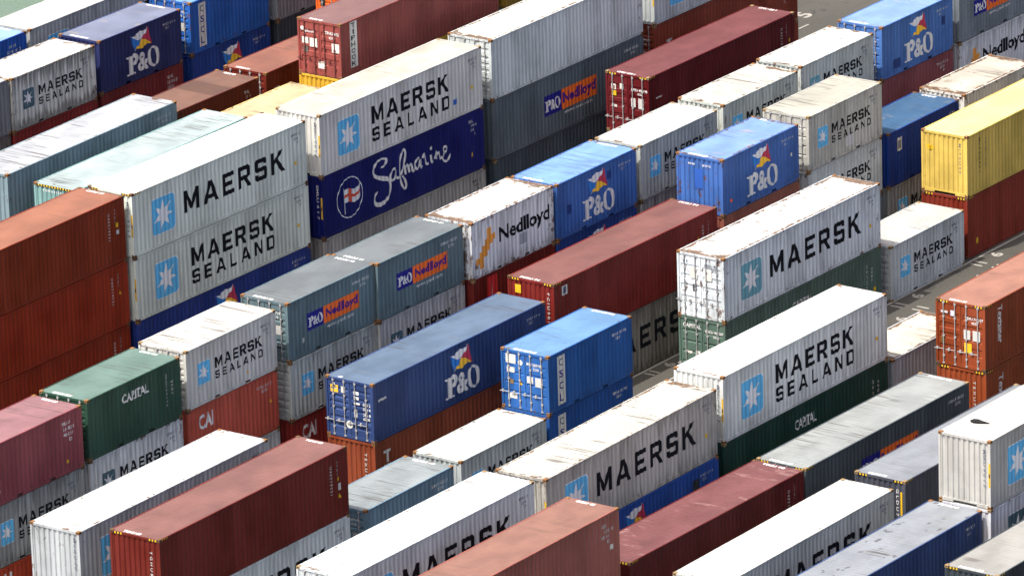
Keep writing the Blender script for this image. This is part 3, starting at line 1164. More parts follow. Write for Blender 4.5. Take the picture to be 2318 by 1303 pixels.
stack(259.3, -199.9, 0, [(40, 'S', hid(0)), (40, 'H', hid(3)), (40, 'H', mk('bright orange container showing only its doors at the top edge', lin(226, 100, 34, .62), roof=(.4, .15, .06), door=1,
      end=(('rect', .25, 1.1, .28, .35, SEAL, 'data_plate'), ('rect', .75, 1.75, .4, .2, STICKER, 'data_plate'), ('rect', .3, 1.75, .3, .2, STICKER, 'data_plate'))))])
# third row behind
stack(227.2, -194.9, -0.9, [(40, 'H', hid(2)), (40, 'H', hid(0)), (40, 'S', mk('slate container with long whitish roof cut by the left edge', lin(108, 119, 132), roof=(.27, .285, .295), rdirt=.7, rust=.5, cast=0,
      marks=[('num', (('ELNU 402217', 0), ('4310', .3)), .17, OLDWHITE)]))])
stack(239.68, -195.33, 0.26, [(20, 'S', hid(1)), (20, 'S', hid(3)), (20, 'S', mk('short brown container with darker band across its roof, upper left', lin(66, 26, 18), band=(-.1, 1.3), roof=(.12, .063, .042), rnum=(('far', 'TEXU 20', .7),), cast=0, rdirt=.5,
      marks=[('num', (('TRL', .3), ('21 9', .2), ('22G', .2), ('D', .2)), .19, OLDWHITE)]))])
stack(246.35, -195.38, 0, [(20, 'S', hid(2)), (20, 'S', hid(0)), (20, 'S', mk('short reddish brown container with stacked letters left of the brown doors', lin(72, 26, 18), roof=(.17, .07, .045), door=2, rnum=(('near', 'TEXU 31', .8),), cast=0,
      marks=[('stack', 'TEX', .62, 1.75, .55, .40, OLDWHITE)], end=DOORNUM))])
# second row behind
stack(227.75, -191.43, -0.35, [(40, 'S', hid(0)), (40, 'S', hid(1)), (40, 'H', mk('pale aqua container with yellow striped header on the left', lin(106, 132, 136), roof=(.235, .285, .28), rdirt=.75, haz=2, cast=0,
      end=(('text', 'P O N U 4 1 2 7', .5, 2.55, .15, WHITE),)))])
stack(239.85, -191.19, 0, [(20, 'S', hid(3)), (20, 'S', hid(2)), (20, 'S', mk('cream roofed container between the aqua roof and brown doors', lin(190, 170, 110), roof=(.36, .285, .165), rdirt=.9, rust=.6, cast=2))])
stack(246.5, -191.15, 0, [(40, 'S', hid(1)), (40, 'S', hid(0)), (40, 'H', mk('yellow container beneath the brown container with doors, upper middle', lin(190, 150, 44, .8), roof=(.5, .4, .15))),
      (40, 'S', mk('brown container with closed doors and vertical white letter strip, top', lin(98, 56, 54), roof=(.135, .075, .068), marks=['tiphook'], door=0, bar=flat_paint('bar_brown', lin(90, 50, 46)), rnum=(('near', 'TPHU 41', .75),), cast=0,
        end=(('rect', .22, 1.42, .36, .30, STICKER, 'data_plate'), ('rect', .66, 1.30, .42, .42, STICKER, 'data_plate'), ('rect', 1.90, 1.20, .42, .42, STICKER, 'data_plate'), ('text', 'TPHU 412', 1.55, 2.00, .2, WHITE), ('text', '4310', 1.75, 1.80, .17, WHITE),
             ('text', 'tiphook', .32, 1.93, .2, WHITE), ('disc', .26, 2.12, .1, STICKER), ('rect', 1.10, .34, .42, .36, STICKER, 'data_plate'), ('rect', .28, 1.0, .28, .3, flat_paint('plate_grey', (.10, .09, .08)), 'data_plate'))))])
stack(259.3, -191.1, 0, [(40, 'S', hid(2)), (40, 'S', hid(1)), (40, 'H', hid(3)), (40, 'S', mk('olive yellow container just visible at the top edge behind white roof', lin(116, 92, 30), roof=(.4, .33, .1)))])
# first row behind
stack(214.6, -188.0, -0.35, [(40, 'H', mk('lowest of the three rust red containers stacked at the left edge', lin(100, 36, 14), marks=[('vnum', OLDWHITE)], rust=.15, dirt=.3)),
      (40, 'H', mk('middle of the three rust red containers stacked at the left edge', lin(104, 37, 14), marks=[('vnum', OLDWHITE), ('tri', 11.62, 1.5, .09, YEL)], rust=.15, dirt=.3)),
      (40, 'H', mk('topmost rust red container with salmon roof at the left edge', lin(108, 38, 14), roof=(.20, .085, .05), rnum=(('far', 'CPSU 51', .95),), marks=[('vnum', OLDWHITE), ('patch', 11.58, 1.62, .14, .2, YEL, 'height_label'), ('patch', 11.6, 1.3, .16, .2, OLDWHITE, 'data_plate')], rust=.12, dirt=.2, rdirt=.12, cast=1))])
stack(227.1, -187.87, 0.6, [(40, 'H', po('blue container at the bottom of the tall grey stack on the left', lin(30, 46, 112), BLUEROOF)),
      (40, 'H', ms40('grey two-word container under the one-word container in the left stack', end=(('post',),), cast=1, rust=.2, dirt=.2)),
      (40, 'H', ms40('grey container with one tall word on the left, white roof, star square', one=True, haz=1, end=(('post',), ('vtext', 'MSKU 9 0 1 7', 2.10, 2.5, .9, .12, NUMGREY)), cast=1, rust=.12, dirt=.15, roof=(.50, .50, .50), rdirt=.1))])
stack(240.14, -187.63, 0.33, [(40, 'H', mk('soot grey container beneath the dark blue script container', lin(136, 134, 130), dirt=.6, marks=[MSNUM(BLACK)])),
      (40, 'H', mk('dark blue container with white script lettering and a ringed flag', lin(9, 16, 84), roof=(.02, .03, .12), marks=['script', ('num', (('SML', .35), ('17016', .1), ('101', .35), ('P', .2)), .17, OLDWHITE), ('patch', 11.2, .75, .14, .2, YEL, 'height_label')], end=(('post',), ('vtext', 'SMLU 4 1 7', 2.10, 2.5, .9, .12, WHITE)), rust=.15, dirt=.15, cast=1)),
      (40, 'H', ms40('cream roofed two-word container resting on the dark blue script container', col=lin(182, 182, 176), roof=IVORY, haz=0, end=(('post',), ('vtext', 'MSKU 9 0 1 7', 2.10, 2.5, .9, .12, NUMGREY)), extra=[('patch', 9.98, .66, .27, .25, flat_paint('label_blue', (.03, .12, .42)), 'round_label')], cast=2, rust=.2, dirt=.2))])
stack(253.2, -187.66, -0.07, [(40, 'H', mk('blackish navy container at the bottom of the grey stack, upper middle', lin(58, 64, 76), dirt=.4)),
      (40, 'H', pn('dark slate container with navy and orange sign, upper middle, very long', col=lin(78, 88, 94), cast=1, rust=.4, extra=[('patch', 11.6, .7, .12, .16, YEL, 'height_label')])),
      (40, 'H', mk('plain pale grey container with white rust stained roof, top middle', lin(172, 179, 178), roof=(.46, .45, .41), rrust=1.0, rust=.55, dirt=.35, door=2, cast=0, marks=[('patch', 11.55, 1.9, .2, .25, YEL, 'height_label')]))])
stack(266.67, -187.9, 0, [(40, 'H', mk('dark brown container at the bottom of the stack beside the open asphalt', lin(110, 46, 32))),
      (40, 'H', mk('rust brown container with stacked letters below the cut off grey one, top', lin(112, 48, 34), door=2, marks=[('stack', 'TEX', .95, 1.95, .6, .5, OLDWHITE), ('vnum', OLDWHITE)], end=DOORNUM)),
      (40, 'H', ms40('grey container with light blue square cut by the top edge', col=lin(158, 162, 168), end=(('post',),), cast=2))])
stack(259.7, -183.47, 0.1, [(40, 'H', hid(0)), (40, 'H', mk('long dark crimson container with silver door bars, upper middle right', lin(66, 16, 22), roof=(.105, .036, .036), door=0, haz=1, rust=.05, dirt=.12, rdirt=.1, rnum=RN('CPSU 480 1', 1.0), cast=2,
      marks=[('vnum', OLDWHITE), ('patch', 11.7, 1.55, .12, .16, YEL, 'height_label'), ('patch', .62, 1.72, .5, .07, OLDWHITE, 'round_label')],
      end=(('text', 'CPSU 480198', 1.42, 2.12, .17, WHITE), ('text', '45G1', 1.75, 1.94, .15, WHITE), ('rect', .30, 2.05, .26, .26, STICKER, 'data_plate'), ('rect', .36, 2.09, .14, .14, RED, 'warning_label'), ('rect', .78, 2.12, .2, .26, STICKER, 'data_plate'), ('rect', .32, 1.75, .25, .24, YEL, 'warning_label'), ('rect', .30, 1.2, .3, .12, STICKER, 'data_plate'), ('rect', 1.40, 1.35, .25, .42, OLDWHITE, 'data_plate'), ('rect', 1.80, 1.30, .3, .5, OLDWHITE, 'data_plate'))))])
# the long main row of short containers, three high
V0 = -174.8
stack(201.02, -174.63, -0.1, [(20, 'S', mk('orange red container at the lower left corner under the grey star container', lin(150, 52, 28), marks=[('stack', 'HAMBURG', .8, 2.3, .5, .45, WHITE)])),
      (20, 'S', ms20('soiled grey star container under the mauve roofed one at the left edge', col=lin(128, 130, 134), dirt=.7, rust=.5)),
      (20, 'S', mk('mauve roofed plum container cut by the left edge', lin(112, 54, 60), roof=(.185, .095, .098), rnum=(('far', 'TRIU 21', .8),), cast=0, rust=.3, dirt=.25,
        marks=[('num', (('TRI U', .35), ('21182 1', .1), ('40 210', .15), ('D', .25)), .19, WHITE), ('patch', 5.0, .45, .12, .14, YEL, 'height_label'), ('down', 'WK', .42, 1.75, .45, .42, WHITE)]))])
stack(207.54, -174.75, -0.4, [(20, 'S', hid(3)), (20, 'S', ms20('dirty grey container with dark slate square under the green container', star=STARDARK, col=lin(176, 178, 186), rust=.7, dirt=.6)),
      (20, 'S', mk('green container with sage roof and white word, left middle', lin(38, 62, 52), roof=(.085, .135, .112), marks=['capital', ('down', 'GRCU 2 0 1 7 5', 5.08, 2.15, .75, .12, OLDWHITE), ('down', '2 2 G 1', 5.45, 1.75, 1.2, .11, OLDWHITE)], door=2, rnum=(('near', 'GRCU 201', .95), ('far', 'GRCU 201', .9)), cast=0, rust=.3, dirt=.3))])
stack(214.2, -174.96, -0.3, [(20, 'S', mk('grey bottom container under the red one below the white star container', lin(150, 152, 150), dirt=.6)),
      (20, 'S', mk('faded red container with three white letters under a white star container', lin(160, 72, 56), marks=['cai', ('num', (('CAXU 214 7', 0), ('2210', .3)), .16, OLDWHITE), ('tri', 5.55, 1.3, .08, YEL)], rust=.35, dirt=.35)),
      (20, 'S', ms20('white roofed star container behind the green one, on faded red container', rdirt=.7, col=lin(172, 172, 166), roof=(.36, .355, .325), door=2, cast=2, rust=.4, dirt=.35, end=DOORNUM, extra=[('patch', 4.0, .42, .13, .13, flat_paint('dot_orange', (.8, .36, .02)), 'round_label'), ('patch', .75, .55, .13, .15, STICKER, 'data_plate')]))])
stack(221.08, -175.0, -0.03, [(20, 'S', mk('deep red container with white letters half hidden below a star container', lin(118, 34, 30), marks=['cai'])),
      (20, 'S', ms20('grey star container under the left slate container, beside a blue roof', col=lin(150, 154, 156), dirt=.6, rust=.4, door=2)),
      (20, 'S', pn('left of the two slate containers with navy and orange signs, centre', door=2, rnum=(('near', 'PONU 10', 1.0), ('far', 'PONU 10', 1.0)), cast=0, rust=.3, end=DOORNUM, extra=[('patch', .95, .6, .16, .2, STICKER, 'data_plate')]))])
stack(227.12, -174.83, 0.3, [(20, 'S', hid(0)), (20, 'S', ms20('grey container with dark slate square under the right slate container', star=STARDARK, col=lin(158, 160, 158), dirt=.6, rust=.4)),
      (20, 'S', pn('right of the two slate containers with navy and orange signs, centre', rnum=(('near', 'PONU 11', 1.0), ('far', 'PONU 11', 1.0)), cast=0, rust=.2))])
stack(233.43, -174.55, 0.0, [(20, 'S', hid(1)), (20, 'S', mk('rust brown container with red panel and white spire, centre', lin(80, 28, 24), marks=['spire'])),
      (20, 'S', mk('white container with orange zigzag emblem and bold black name, centre', lin(182, 186, 188), rdirt=.8, roof=(.44, .425, .39), marks=['nedlloyd', ('patch', 3.55, .62, .5, .5, flat_paint('patch_grey', lin(150, 156, 162)), 'repair_patch')], rust=.8, rrust=1.0, dirt=.6, cast=0))])
stack(239.61, -174.45, -0.1, [(20, 'S', hid(2)), (20, 'S', po('dark blue container beneath the blue flag container beside the bold name', lin(30, 58, 122), BLUEROOF)),
      (20, 'S', po('blue flag container directly right of the white zigzag container', BLUE, (.12, .22, .42), rnum=(('near', 'PONU 231', 1.0), ('far', 'PONU 231', 1.0)), rust=.5, cast=0, door=2,
        extra=[('patch', .75, 1.02, .36, .42, flat_paint('patch_blue', lin(34, 58, 112)), 'repair_patch'), ('patch', 3.85, 1.75, .32, .38, flat_paint('patch_blue', lin(34, 58, 112)), 'repair_patch')]))])
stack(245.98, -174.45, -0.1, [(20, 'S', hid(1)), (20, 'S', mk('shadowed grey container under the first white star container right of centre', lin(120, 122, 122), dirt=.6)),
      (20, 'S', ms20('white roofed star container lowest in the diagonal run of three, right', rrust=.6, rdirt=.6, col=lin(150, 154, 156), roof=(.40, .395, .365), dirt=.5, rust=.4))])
stack(252.72, -174.6, 0.1, [(20, 'S', hid(3)), (20, 'S', hid(1)), (20, 'S', ms20('middle white roofed star container of the diagonal run of three', rrust=.7, rdirt=.7, col=lin(162, 166, 166), roof=(.35, .345, .30), rust=.6, dirt=.45, cast=0))])
stack(259.32, -174.79, 0.2, [(20, 'S', hid(0)), (20, 'S', hid(3)), (20, 'S', ms20('highest white roofed star container of the diagonal run, near dark crimson roof', rrust=.6, rdirt=.7, star=STARTEAL, col=lin(160, 164, 166), roof=(.44, .44, .42), rust=.6, dirt=.4, cast=0))])
stack(266.3, -174.91, 0.4, [(20, 'S', hid(2)), (20, 'S', mk('plum red container beneath the upper right blue flag container', lin(112, 58, 62), marks=[('num', (('TIXU 2160 6', 0), ('22G1', .3), ('P', .3)), .16, OLDWHITE)])),
      (20, 'S', po('blue flag container in the upper right near the painted five', lin(62, 92, 152), (.13, .21, .38), door=1, rnum=(('near', 'PONU 77', 1.0),), rust=.4, under=(.24, .22, .21), cast=0,
        extra=[('patch', .95, .30, .62, .46, flat_paint('patch_navy', lin(40, 58, 108)), 'repair_patch'), ('patch', 5.1, 1.35, .34, .42, flat_paint('patch_navy', lin(40, 58, 108)), 'repair_patch')]))])
stack(273.04, -174.95, 0, [(20, 'S', hid(1)), (20, 'S', mk('white container with orange emblem and black name, upper right edge', lin(176, 178, 180), marks=['nedlloyd'], rust=.5, dirt=.6)),
      (20, 'S', pn('grey container with navy and orange sign at the upper right edge', col=lin(100, 108, 114), cast=1))])
# next row nearer
stack(200.48, -169.64, -0.4, [(40, 'S', hid(1)), (40, 'H', ms40('dazzling white roofed container with ribbed white end, lower left', col=lin(150, 154, 162), roof=(.40, .40, .385), words=BLACK, rust=.45, rrust=.5, dirt=.35, rdirt=.3, cast=0,
      end=(('vtext', 'M S K U 4 0', 2.12, 2.6, 1.3, .12, NUMGREY),)))])
stack(220.7, -170.45, 0.31, [(40, 'S', mk('rust orange container with stacked letters beneath the long navy flag container', lin(114, 54, 32), roof=(.2, .09, .05), marks=[('stack', 'TEX', .62, 2.1, .62, .5, OLDWHITE)],
        end=(('vtext', 'T E X U 4 0 2 1 9', 1.86, 2.1, .3, .13, OLDWHITE),), rust=.2)),
      (40, 'S', po('long navy flag container with pale blue roof and barred doors, centre', lin(40, 54, 98), (.072, .106, .155), door=2, cast=0, rust=.2, rrust=.15, dirt=.2, rnum=(('near', '46', .22),),
        extra=[('patch', .38, 1.72, .55, .1, OLDWHITE, 'data_plate')],
        end=(('rect', .24, 1.92, .38, .32, FLAGYEL, 'flag_emblem'), ('tri', .42, 2.06, .17, STICKER), ('rect', .78, 1.95, .2, .28, STICKER, 'data_plate'), ('rect', 1.42, 1.98, .26, .15, WHITE, 'data_plate'), ('rect', 1.42, 1.77, .26, .13, WHITE, 'data_plate'),
             ('rect', 1.42, 1.56, .3, .09, WHITE, 'data_plate'), ('rect', 1.42, 1.0, .16, .32, OLDWHITE, 'data_plate'), ('text', '030 2', 1.88, 1.55, .17, WHITE), ('text', '030 4', 1.88, 1.36, .17, WHITE), ('text', '268 8', 1.88, 1.12, .17, WHITE), ('text', '67 M', 1.88, .93, .17, WHITE), ('disc', 1.16, .62, .17, STICKER))))])
stack(233.41, -170.28, 0.6, [(40, 'H', ms40('sooty dark container with big black letters standing on the aisle, centre', one=True, col=lin(112, 108, 100), dirt=.75, rust=.5)),
      (40, 'H', mk('long brick red container with yellow end labels, centre', lin(84, 28, 25), roof=(.125, .056, .048), haz=1, rust=.03, dirt=.12, rdirt=.12, rnum=RN('FCIU 91', 1.0), cast=1,
        marks=[('vnum', OLDWHITE), ('patch', .62, 2.22, .36, .42, STICKER, 'data_plate'), ('patch', .68, 2.28, .24, .30, NAVYBOX, 'round_label'), ('tri', 10.75, 1.75, .12, YEL)],
        end=(('rect', .38, 2.20, .30, .38, YEL, 'warning_label'), ('tri', 1.30, 1.75, .12, YEL), ('vtext', 'F C I U 9 0 1 4 2 3', 2.05, 2.45, .5, .13, OLDWHITE))))])
stack(246.06, -170.17, -0.1, [(20, 'S', hid(2)), (20, 'S', mk('brick brown container beneath the blue flag container with ribbed end', lin(122, 70, 58), roof=(.2, .09, .06), rust=.3)),
      (20, 'S', po('blue flag container with ribbed blue end and rust stained roof', lin(56, 86, 150), (.12, .20, .37), rust=.6, rrust=.75, cast=0, under=(.26, .20, .12), rnum=(('near', 'PONU 28', 1.0), ('far', 'PO', .35)),
        end=(('text', 'PO 04', .62, 2.14, .13, WHITE), ('text', '20 57 76', 1.35, 2.14, .13, WHITE), ('rect', .95, 1.1, .42, .9, flat_paint('patch_cobalt', lin(44, 82, 156)), 'repair_patch')),
        extra=[('patch', 5.42, 1.25, .12, .16, STICKER, 'data_plate'), ('patch', .62, .5, .14, .14, flat_paint('dot_red', (.8, .12, .02)), 'round_label')]))])
stack(253.17, -170.35, -0.3, [(20, 'S', hid(3)), (20, 'S', ms20('lower grey container carrying the ivory roofed star container, right', col=lin(168, 172, 178), dirt=.4)),
      (20, 'S', ms20('ivory roofed star container with soot smudges right of the blue ribbed one', col=lin(156, 156, 148), roof=(.275, .27, .225), rdirt=1.0, door=1, cast=2, dirt=.5, rust=.4, extra=[('patch', 3.1, .35, .55, .55, flat_paint('patch_white', (.5, .5, .5)), 'repair_patch')], end=DOORNUM))])
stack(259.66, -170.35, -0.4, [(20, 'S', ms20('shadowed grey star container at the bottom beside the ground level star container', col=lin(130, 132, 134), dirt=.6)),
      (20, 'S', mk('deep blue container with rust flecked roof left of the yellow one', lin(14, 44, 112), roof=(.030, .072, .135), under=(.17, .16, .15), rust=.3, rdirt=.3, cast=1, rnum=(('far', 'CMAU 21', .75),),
        marks=[('patch', .75, 1.55, .42, .62, STICKER, 'data_plate'), ('patch', .84, 1.66, .24, .38, NAVYBOX, 'data_plate'), ('num', (('C H', 0),), .2, OLDWHITE)]))])
stack(266.39, -170.52, 0.4, [(20, 'S', hid(1)), (20, 'S', ms20('rusty white roofed container behind the yellow container, right', col=lin(178, 178, 172), roof=(.33, .31, .26), rrust=1.2, rdirt=.9, rust=.8, cast=0))])
# row along the aisle
stack(200.8, -165.91, -0.41, [(40, 'H', ms40('grey one-word container beneath the red brown one at the bottom left', one=True, col=lin(172, 178, 188), rust=.45, dirt=.4)),
      (40, 'H', mk('long red brown container with dusty pink roof, lower left', lin(74, 28, 22), roof=(.138, .067, .056), haz=1, rust=.03, dirt=.12, rdirt=.1, rnum=RN('TGHU 80', .85), cast=1,
        marks=[('vnum', OLDWHITE), ('patch', 11.5, 1.62, .12, .16, YEL, 'height_label'), ('patch', 11.55, 1.2, .16, .3, OLDWHITE, 'data_plate'), ('tri', 11.62, .88, .11, YEL)],
        end=(('vtext', 'T G H U 8 0 1 2 5 7', 1.92, 2.35, .4, .12, OLDWHITE),)))])
stack(214.25, -166.14, -0.4, [(20, 'S', mk('short slate blue container on the ground below the rust orange one', lin(96, 114, 136), roof=(.175, .20, .205), door=2, rnum=(('near', 'EL', .3), ('far', 'ELNU 40', 1.1)), cast=0, rust=.4, rdirt=.6, end=DOORNUM,
      marks=[('num', (('ELNU 402217', 0), ('2210', .3)), .17, WHITE)]))])
stack(220.83, -166.18, -0.1, [(20, 'S', ms20('white roofed star container on the ground below the door barred blue one', rrust=.5, rdirt=.6, col=lin(150, 156, 162), roof=(.44, .44, .41), cast=0, dirt=.45, rust=.4))])
stack(227.16, -166.2, 0.3, [(20, 'S', mk('lower blue container with white letter strip beside the aisle, centre', lin(24, 66, 132), roof=(.1, .2, .36), marks=['scl', ('num', (('IENU 201943', 0), ('2210', .4)), .16, WHITE)], rust=.4, dirt=.3)),
      (20, 'S', mk('blue container with light blue roof, letter strip and barred doors, centre', lin(33, 75, 138), roof=(.088, .175, .295), marks=['scl', ('num', (('IENU 207195', 0), ('2210', .4)), .16, WHITE)], door=1, rnum=RN('IENU 207195', 1.15), rust=.45, dirt=.35, rdirt=.3, cast=0, under=None,
        end=(('rect', .24, 1.98, .50, .40, STICKER, 'data_plate'), ('rect', .28, 1.58, .4, .24, OLDWHITE, 'data_plate'), ('disc', .98, 2.08, .12, STICKER), ('rect', .42, 1.08, .2, .2, flat_paint('plate_brown', (.16, .11, .06)), 'data_plate'), ('tri', .98, 1.10, .09, YEL), ('rect', .32, .45, .46, .22, STICKER, 'data_plate')) + DOORNUM))])
stack(239.82, -165.95, 0.45, [(40, 'H', mk('green container with barred green doors under the rusty one-word container', lin(68, 88, 78), marks=[('capital', OLDWHITE), ('down', 'G R C U 4 0', 11.0, 2.3, 1.0, .12, OLDWHITE), ('down', '4 3 G 1', 11.4, 2.1, 1.5, .11, OLDWHITE), ('patch', 11.6, .95, .14, .18, YEL, 'height_label')], door=1, rust=.3, dirt=.4,
        end=(('text', 'CAPITAL', .22, 2.40, .24, WHITE), ('text', 'GRCU 401287', 1.36, 2.30, .17, WHITE), ('text', '4310', 1.78, 2.10, .15, WHITE), ('rect', .34, 1.22, .34, .12, STICKER, 'data_plate'), ('rect', .86, 1.1, .24, .3, STICKER, 'data_plate')))),
      (40, 'H', ms40('rusty roofed white container with one word and pale barred doors, right', one=True, star=STARTEAL, col=lin(178, 184, 194), roof=(.46, .45, .42), rrust=1.5, rust=.6, dirt=.45, rdirt=.8, door=0, bar=flat_paint('bar_pale', (.24, .24, .24)), cast=0,
        end=(('text', 'MSKU 401', 1.42, 2.38, .16, NUMGREY), ('text', '4310', 1.75, 2.22, .14, NUMGREY), ('rect', .66, 1.75, .36, .52, STICKER, 'data_plate'), ('rect', 1.42, 1.75, .36, .52, STICKER, 'data_plate'), ('rect', .78, 1.18, .18, .32, flat_paint('plate_dark', (.07, .07, .08)), 'data_plate'), ('text', 'M E', .3, 2.42, .16, NUMGREY)))) ])
stack(252.78, -165.83, -0.1, [(20, 'S', ms20('short star container alone on the ground beside the aisle, right', rdirt=.5, ribs=.013, col=lin(158, 162, 168), roof=(.33, .33, .31), door=2, rust=.4, dirt=.35, cast=2))])
stack(259.5, -166.06, -0.05, [(40, 'H', mk('dark brown container beneath the yellow container', lin(90, 38, 27), roof=(.12, .05, .04), haz=1, rust=.04, dirt=.15, marks=[('patch', .72, .55, .2, .26, YEL, 'warning_label')])),
      (40, 'H', mk('yellow container with ribbed yellow end at the right edge', lin(176, 152, 74), roof=(.39, .34, .17), rust=.3, rrust=.2, dirt=.2, rdirt=.1, cast=0,
        marks=[('down', 'M I T S U 4 0 1', 1.0, 2.55, .95, .17, BLACK), ('down', '4 5 G 1 0 2', 1.55, 2.5, 1.1, .12, NUMGREY)],
        end=(('disc', .40, 2.12, .13, YEL), ('rect', .42, 2.02, .24, .16, YEL, 'warning_label'), ('vtext', 'M I T S U 4 0', 1.98, 2.5, 1.1, .12, NUMGREY)))) ])
# row on the near side of the aisle
stack(201.38, -157.3, 0.2, [(40, 'H', hid(1)), (40, 'H', ms40('bright white roofed one-word container in the bottom centre', one=True, col=lin(172, 178, 186), roof=(.40, .40, .385), door=1, rust=.35, rrust=.5, dirt=.3, rdirt=.4, cast=2))])
stack(214.55, -157.42, -0.6, [(40, 'S', po('blue flag container with dark repair patches under the ivory corrugated roof', lin(34, 68, 142), BLUEROOF, extra=[('patch', 4.0, .2, .55, 2.2, flat_paint('patch_navy', lin(40, 58, 108)), 'repair_patch'), ('patch', 10.3, 1.55, .5, .55, flat_paint('patch_black', lin(50, 52, 58)), 'repair_patch')])),
      (40, 'H', ms40('grimy one-word container with ivory corrugated roof, lower centre', ribs=.012, one=True, col=lin(156, 154, 146), roof=(.34, .34, .30), rust=.55, rrust=.7, dirt=.6, rdirt=.7, cast=0, end=(('post',),)))])
stack(227.39, -157.63, 0.45, [(40, 'H', mk('dark green container beneath the white roofed two-word container, lower right', lin(22, 50, 44), marks=['capital', ('down', 'G R C U 4 0', 11.0, 2.3, .9, .12, OLDWHITE), ('down', '4 3 G 1', 11.4, 2.2, 1.5, .11, OLDWHITE)], rust=.2)),
      (40, 'H', ms40('white roofed two-word container with ribbed white end, right of centre', col=lin(180, 182, 186), roof=(.40, .40, .385), rust=.3, rrust=.5, dirt=.35, rdirt=.3, cast=0, end=(('post',), ('vtext', 'MSKU 9 0 1 7', 2.10, 2.5, .9, .12, NUMGREY))))])
stack(240.23, -157.72, 0, [(20, 'S', mk('rusty white roofed container on the ground left of the terracotta doors', lin(150, 156, 160), roof=(.36, .345, .29), rrust=1.2, rust=.25, rdirt=1.0, dirt=.3, cast=0))])
# next nearer row
stack(200.67, -152.7, -0.15, [(40, 'H', mk('pale grey container beneath the salmon roofed one at the bottom edge', lin(170, 170, 168))),
      (40, 'H', mk('salmon roofed brown container at the bottom edge, centre', lin(128, 74, 64), roof=(.175, .090, .066), rnum=(('far', 'GESU 42', .9),), rust=.25, dirt=.3, rdirt=.25, cast=0,
        marks=[('num', (('GES', .4), ('U251 8', 0), ('45 G1', .3), ('D', .25)), .18, OLDWHITE), ('patch', 11.55, 1.35, .2, .2, STICKER, 'data_plate')]))])
stack(214.35, -153.31, 0.6, [(40, 'H', mk('oxblood container with scratched red roof on the ground, lower right', lin(64, 20, 22), roof=(.115, .045, .045), rust=.1, rdirt=.15, under=(.22, .13, .12), rnum=(('far', 'TRIU 90', 1.1),), haz=1, cast=1, marks=[('vnum', OLDWHITE), ('tri', 11.6, .7, .12, YEL)]))])
stack(226.7, -153.19, 0.6, [(40, 'H', mk('long dark grey container with pale streaked roof and half hidden sign', lin(64, 72, 76), roof=(.195, .21, .205), marks=['pn', PNUM, ('patch', 11.65, 1.5, .1, .14, YEL, 'height_label')], haz=1, rnum=(('near', 'PONU 40', 1.1), ('far', 'PONU 40', 1.15)), rdirt=.7, rust=.15, door=1, cast=2))])
stack(240.14, -153.06, -0.2, [(40, 'H', mk('terracotta container with ribbed end below the barred terracotta doors', lin(118, 54, 26), roof=(.2, .09, .06), haz=1, rust=.05, marks=[('down', 'Textainer', 1.0, 2.5, .3, .42, OLDWHITE)], end=(('vtext', 'T E X U 7 1 2 0 4', 1.78, 2.4, .5, .12, OLDWHITE),))),
      (40, 'H', mk('terracotta container with silver barred doors at the right edge', lin(114, 51, 25), roof=(.215, .105, .072), door=0, haz=1, rust=.03, dirt=.12, rdirt=.12, rnum=(('near', 'TEXU 71', .85),), cast=1, marks=[('down', 'Textainer', 1.0, 2.62, .98, .42, STICKER)],
        end=(('text', 'TEXU 710127', 1.42, 2.18, .17, WHITE), ('text', '45G1', 1.74, 2.0, .15, WHITE), ('rect', .72, 2.22, .17, .24, flat_paint('sticker_lilac', (.5, .52, .75)), 'data_plate'), ('rect', .24, 2.30, .34, .1, OLDWHITE, 'data_plate'), ('rect', 1.36, 1.30, .32, .42, OLDWHITE, 'data_plate'), ('rect', 1.80, 1.28, .36, .46, OLDWHITE, 'data_plate'),
             ('rect', 1.38, .72, .36, .42, YEL, 'warning_label'), ('rect', .26, .95, .16, .32, flat_paint('plate_olive', (.10, .09, .03)), 'data_plate'))))])
# nearest rows
stack(214.34, -148.87, -0.2, [(40, 'H', ms40('brilliant white roofed one-word container at the bottom right', one=True, col=lin(160, 162, 164), roof=(.40, .40, .385), rust=.4, rrust=.5, rdirt=.15, dirt=.3, cast=2))])
stack(227.48, -148.95, 0.4, [(40, 'H', mk('charcoal container with blue grey roof and yellow end text, lower right', lin(58, 61, 70), roof=(.150, .165, .178), haz=1, rdirt=.1, rust=.05, cast=2, marks=[('patch', 11.4, 1.5, .1, .14, YEL, 'height_label')],
      rnum=(('near', 'GLDU 71', .85),), end=(('vtext', 'G L D U 7 1 0 2 8', 1.98, 2.5, .5, .12, WHITE), ('rect', 2.18, .5, .09, 1.9, YEL, 'height_label'))))])
stack(226.48, -144.3, 0.15, [(40, 'H', ms40('pale container with dark slate square under the right edge star container', star=STARDARK, one=True, col=lin(178, 178, 190), rust=.4, dirt=.4)),
      (40, 'H', ms40('star container at the right edge with ribbed ivory end and black rag', col=lin(154, 154, 149), roof=(.38, .375, .345), rust=.2, rrust=.4, dirt=.2, rdirt=.7, cast=0, end=(('post',), ('vtext', 'MSKU 9 0 1 7', 2.08, 2.5, .9, .12, NUMGREY))))])
stack(214.11, -144.6, 0, [(40, 'H', mk('navy container with spotted pale roof in the lower right corner', lin(48, 62, 104), spots=True, roof=(.165, .18, .195), rnum=(('far', 'MWCU 66', .95),), rdirt=.9, rust=.25, cast=0,
      marks=[('num', (('MWCU', .1), ('101', .4), ('1', .5)), .18, OLDWHITE), ('patch', 11.5, 1.1, .1, .14, flat_paint('dot_orange', (.8, .36, .02)), 'height_label')]))])
stack(220.49, -140.26, 0, [(40, 'H', mk('cream roofed dark container at the bottom right corner', lin(46, 50, 58), roof=(.205, .205, .19), haz=1, rdirt=.5, cast=2, rnum=(('near', 'PONU 53', 1.1),)))])

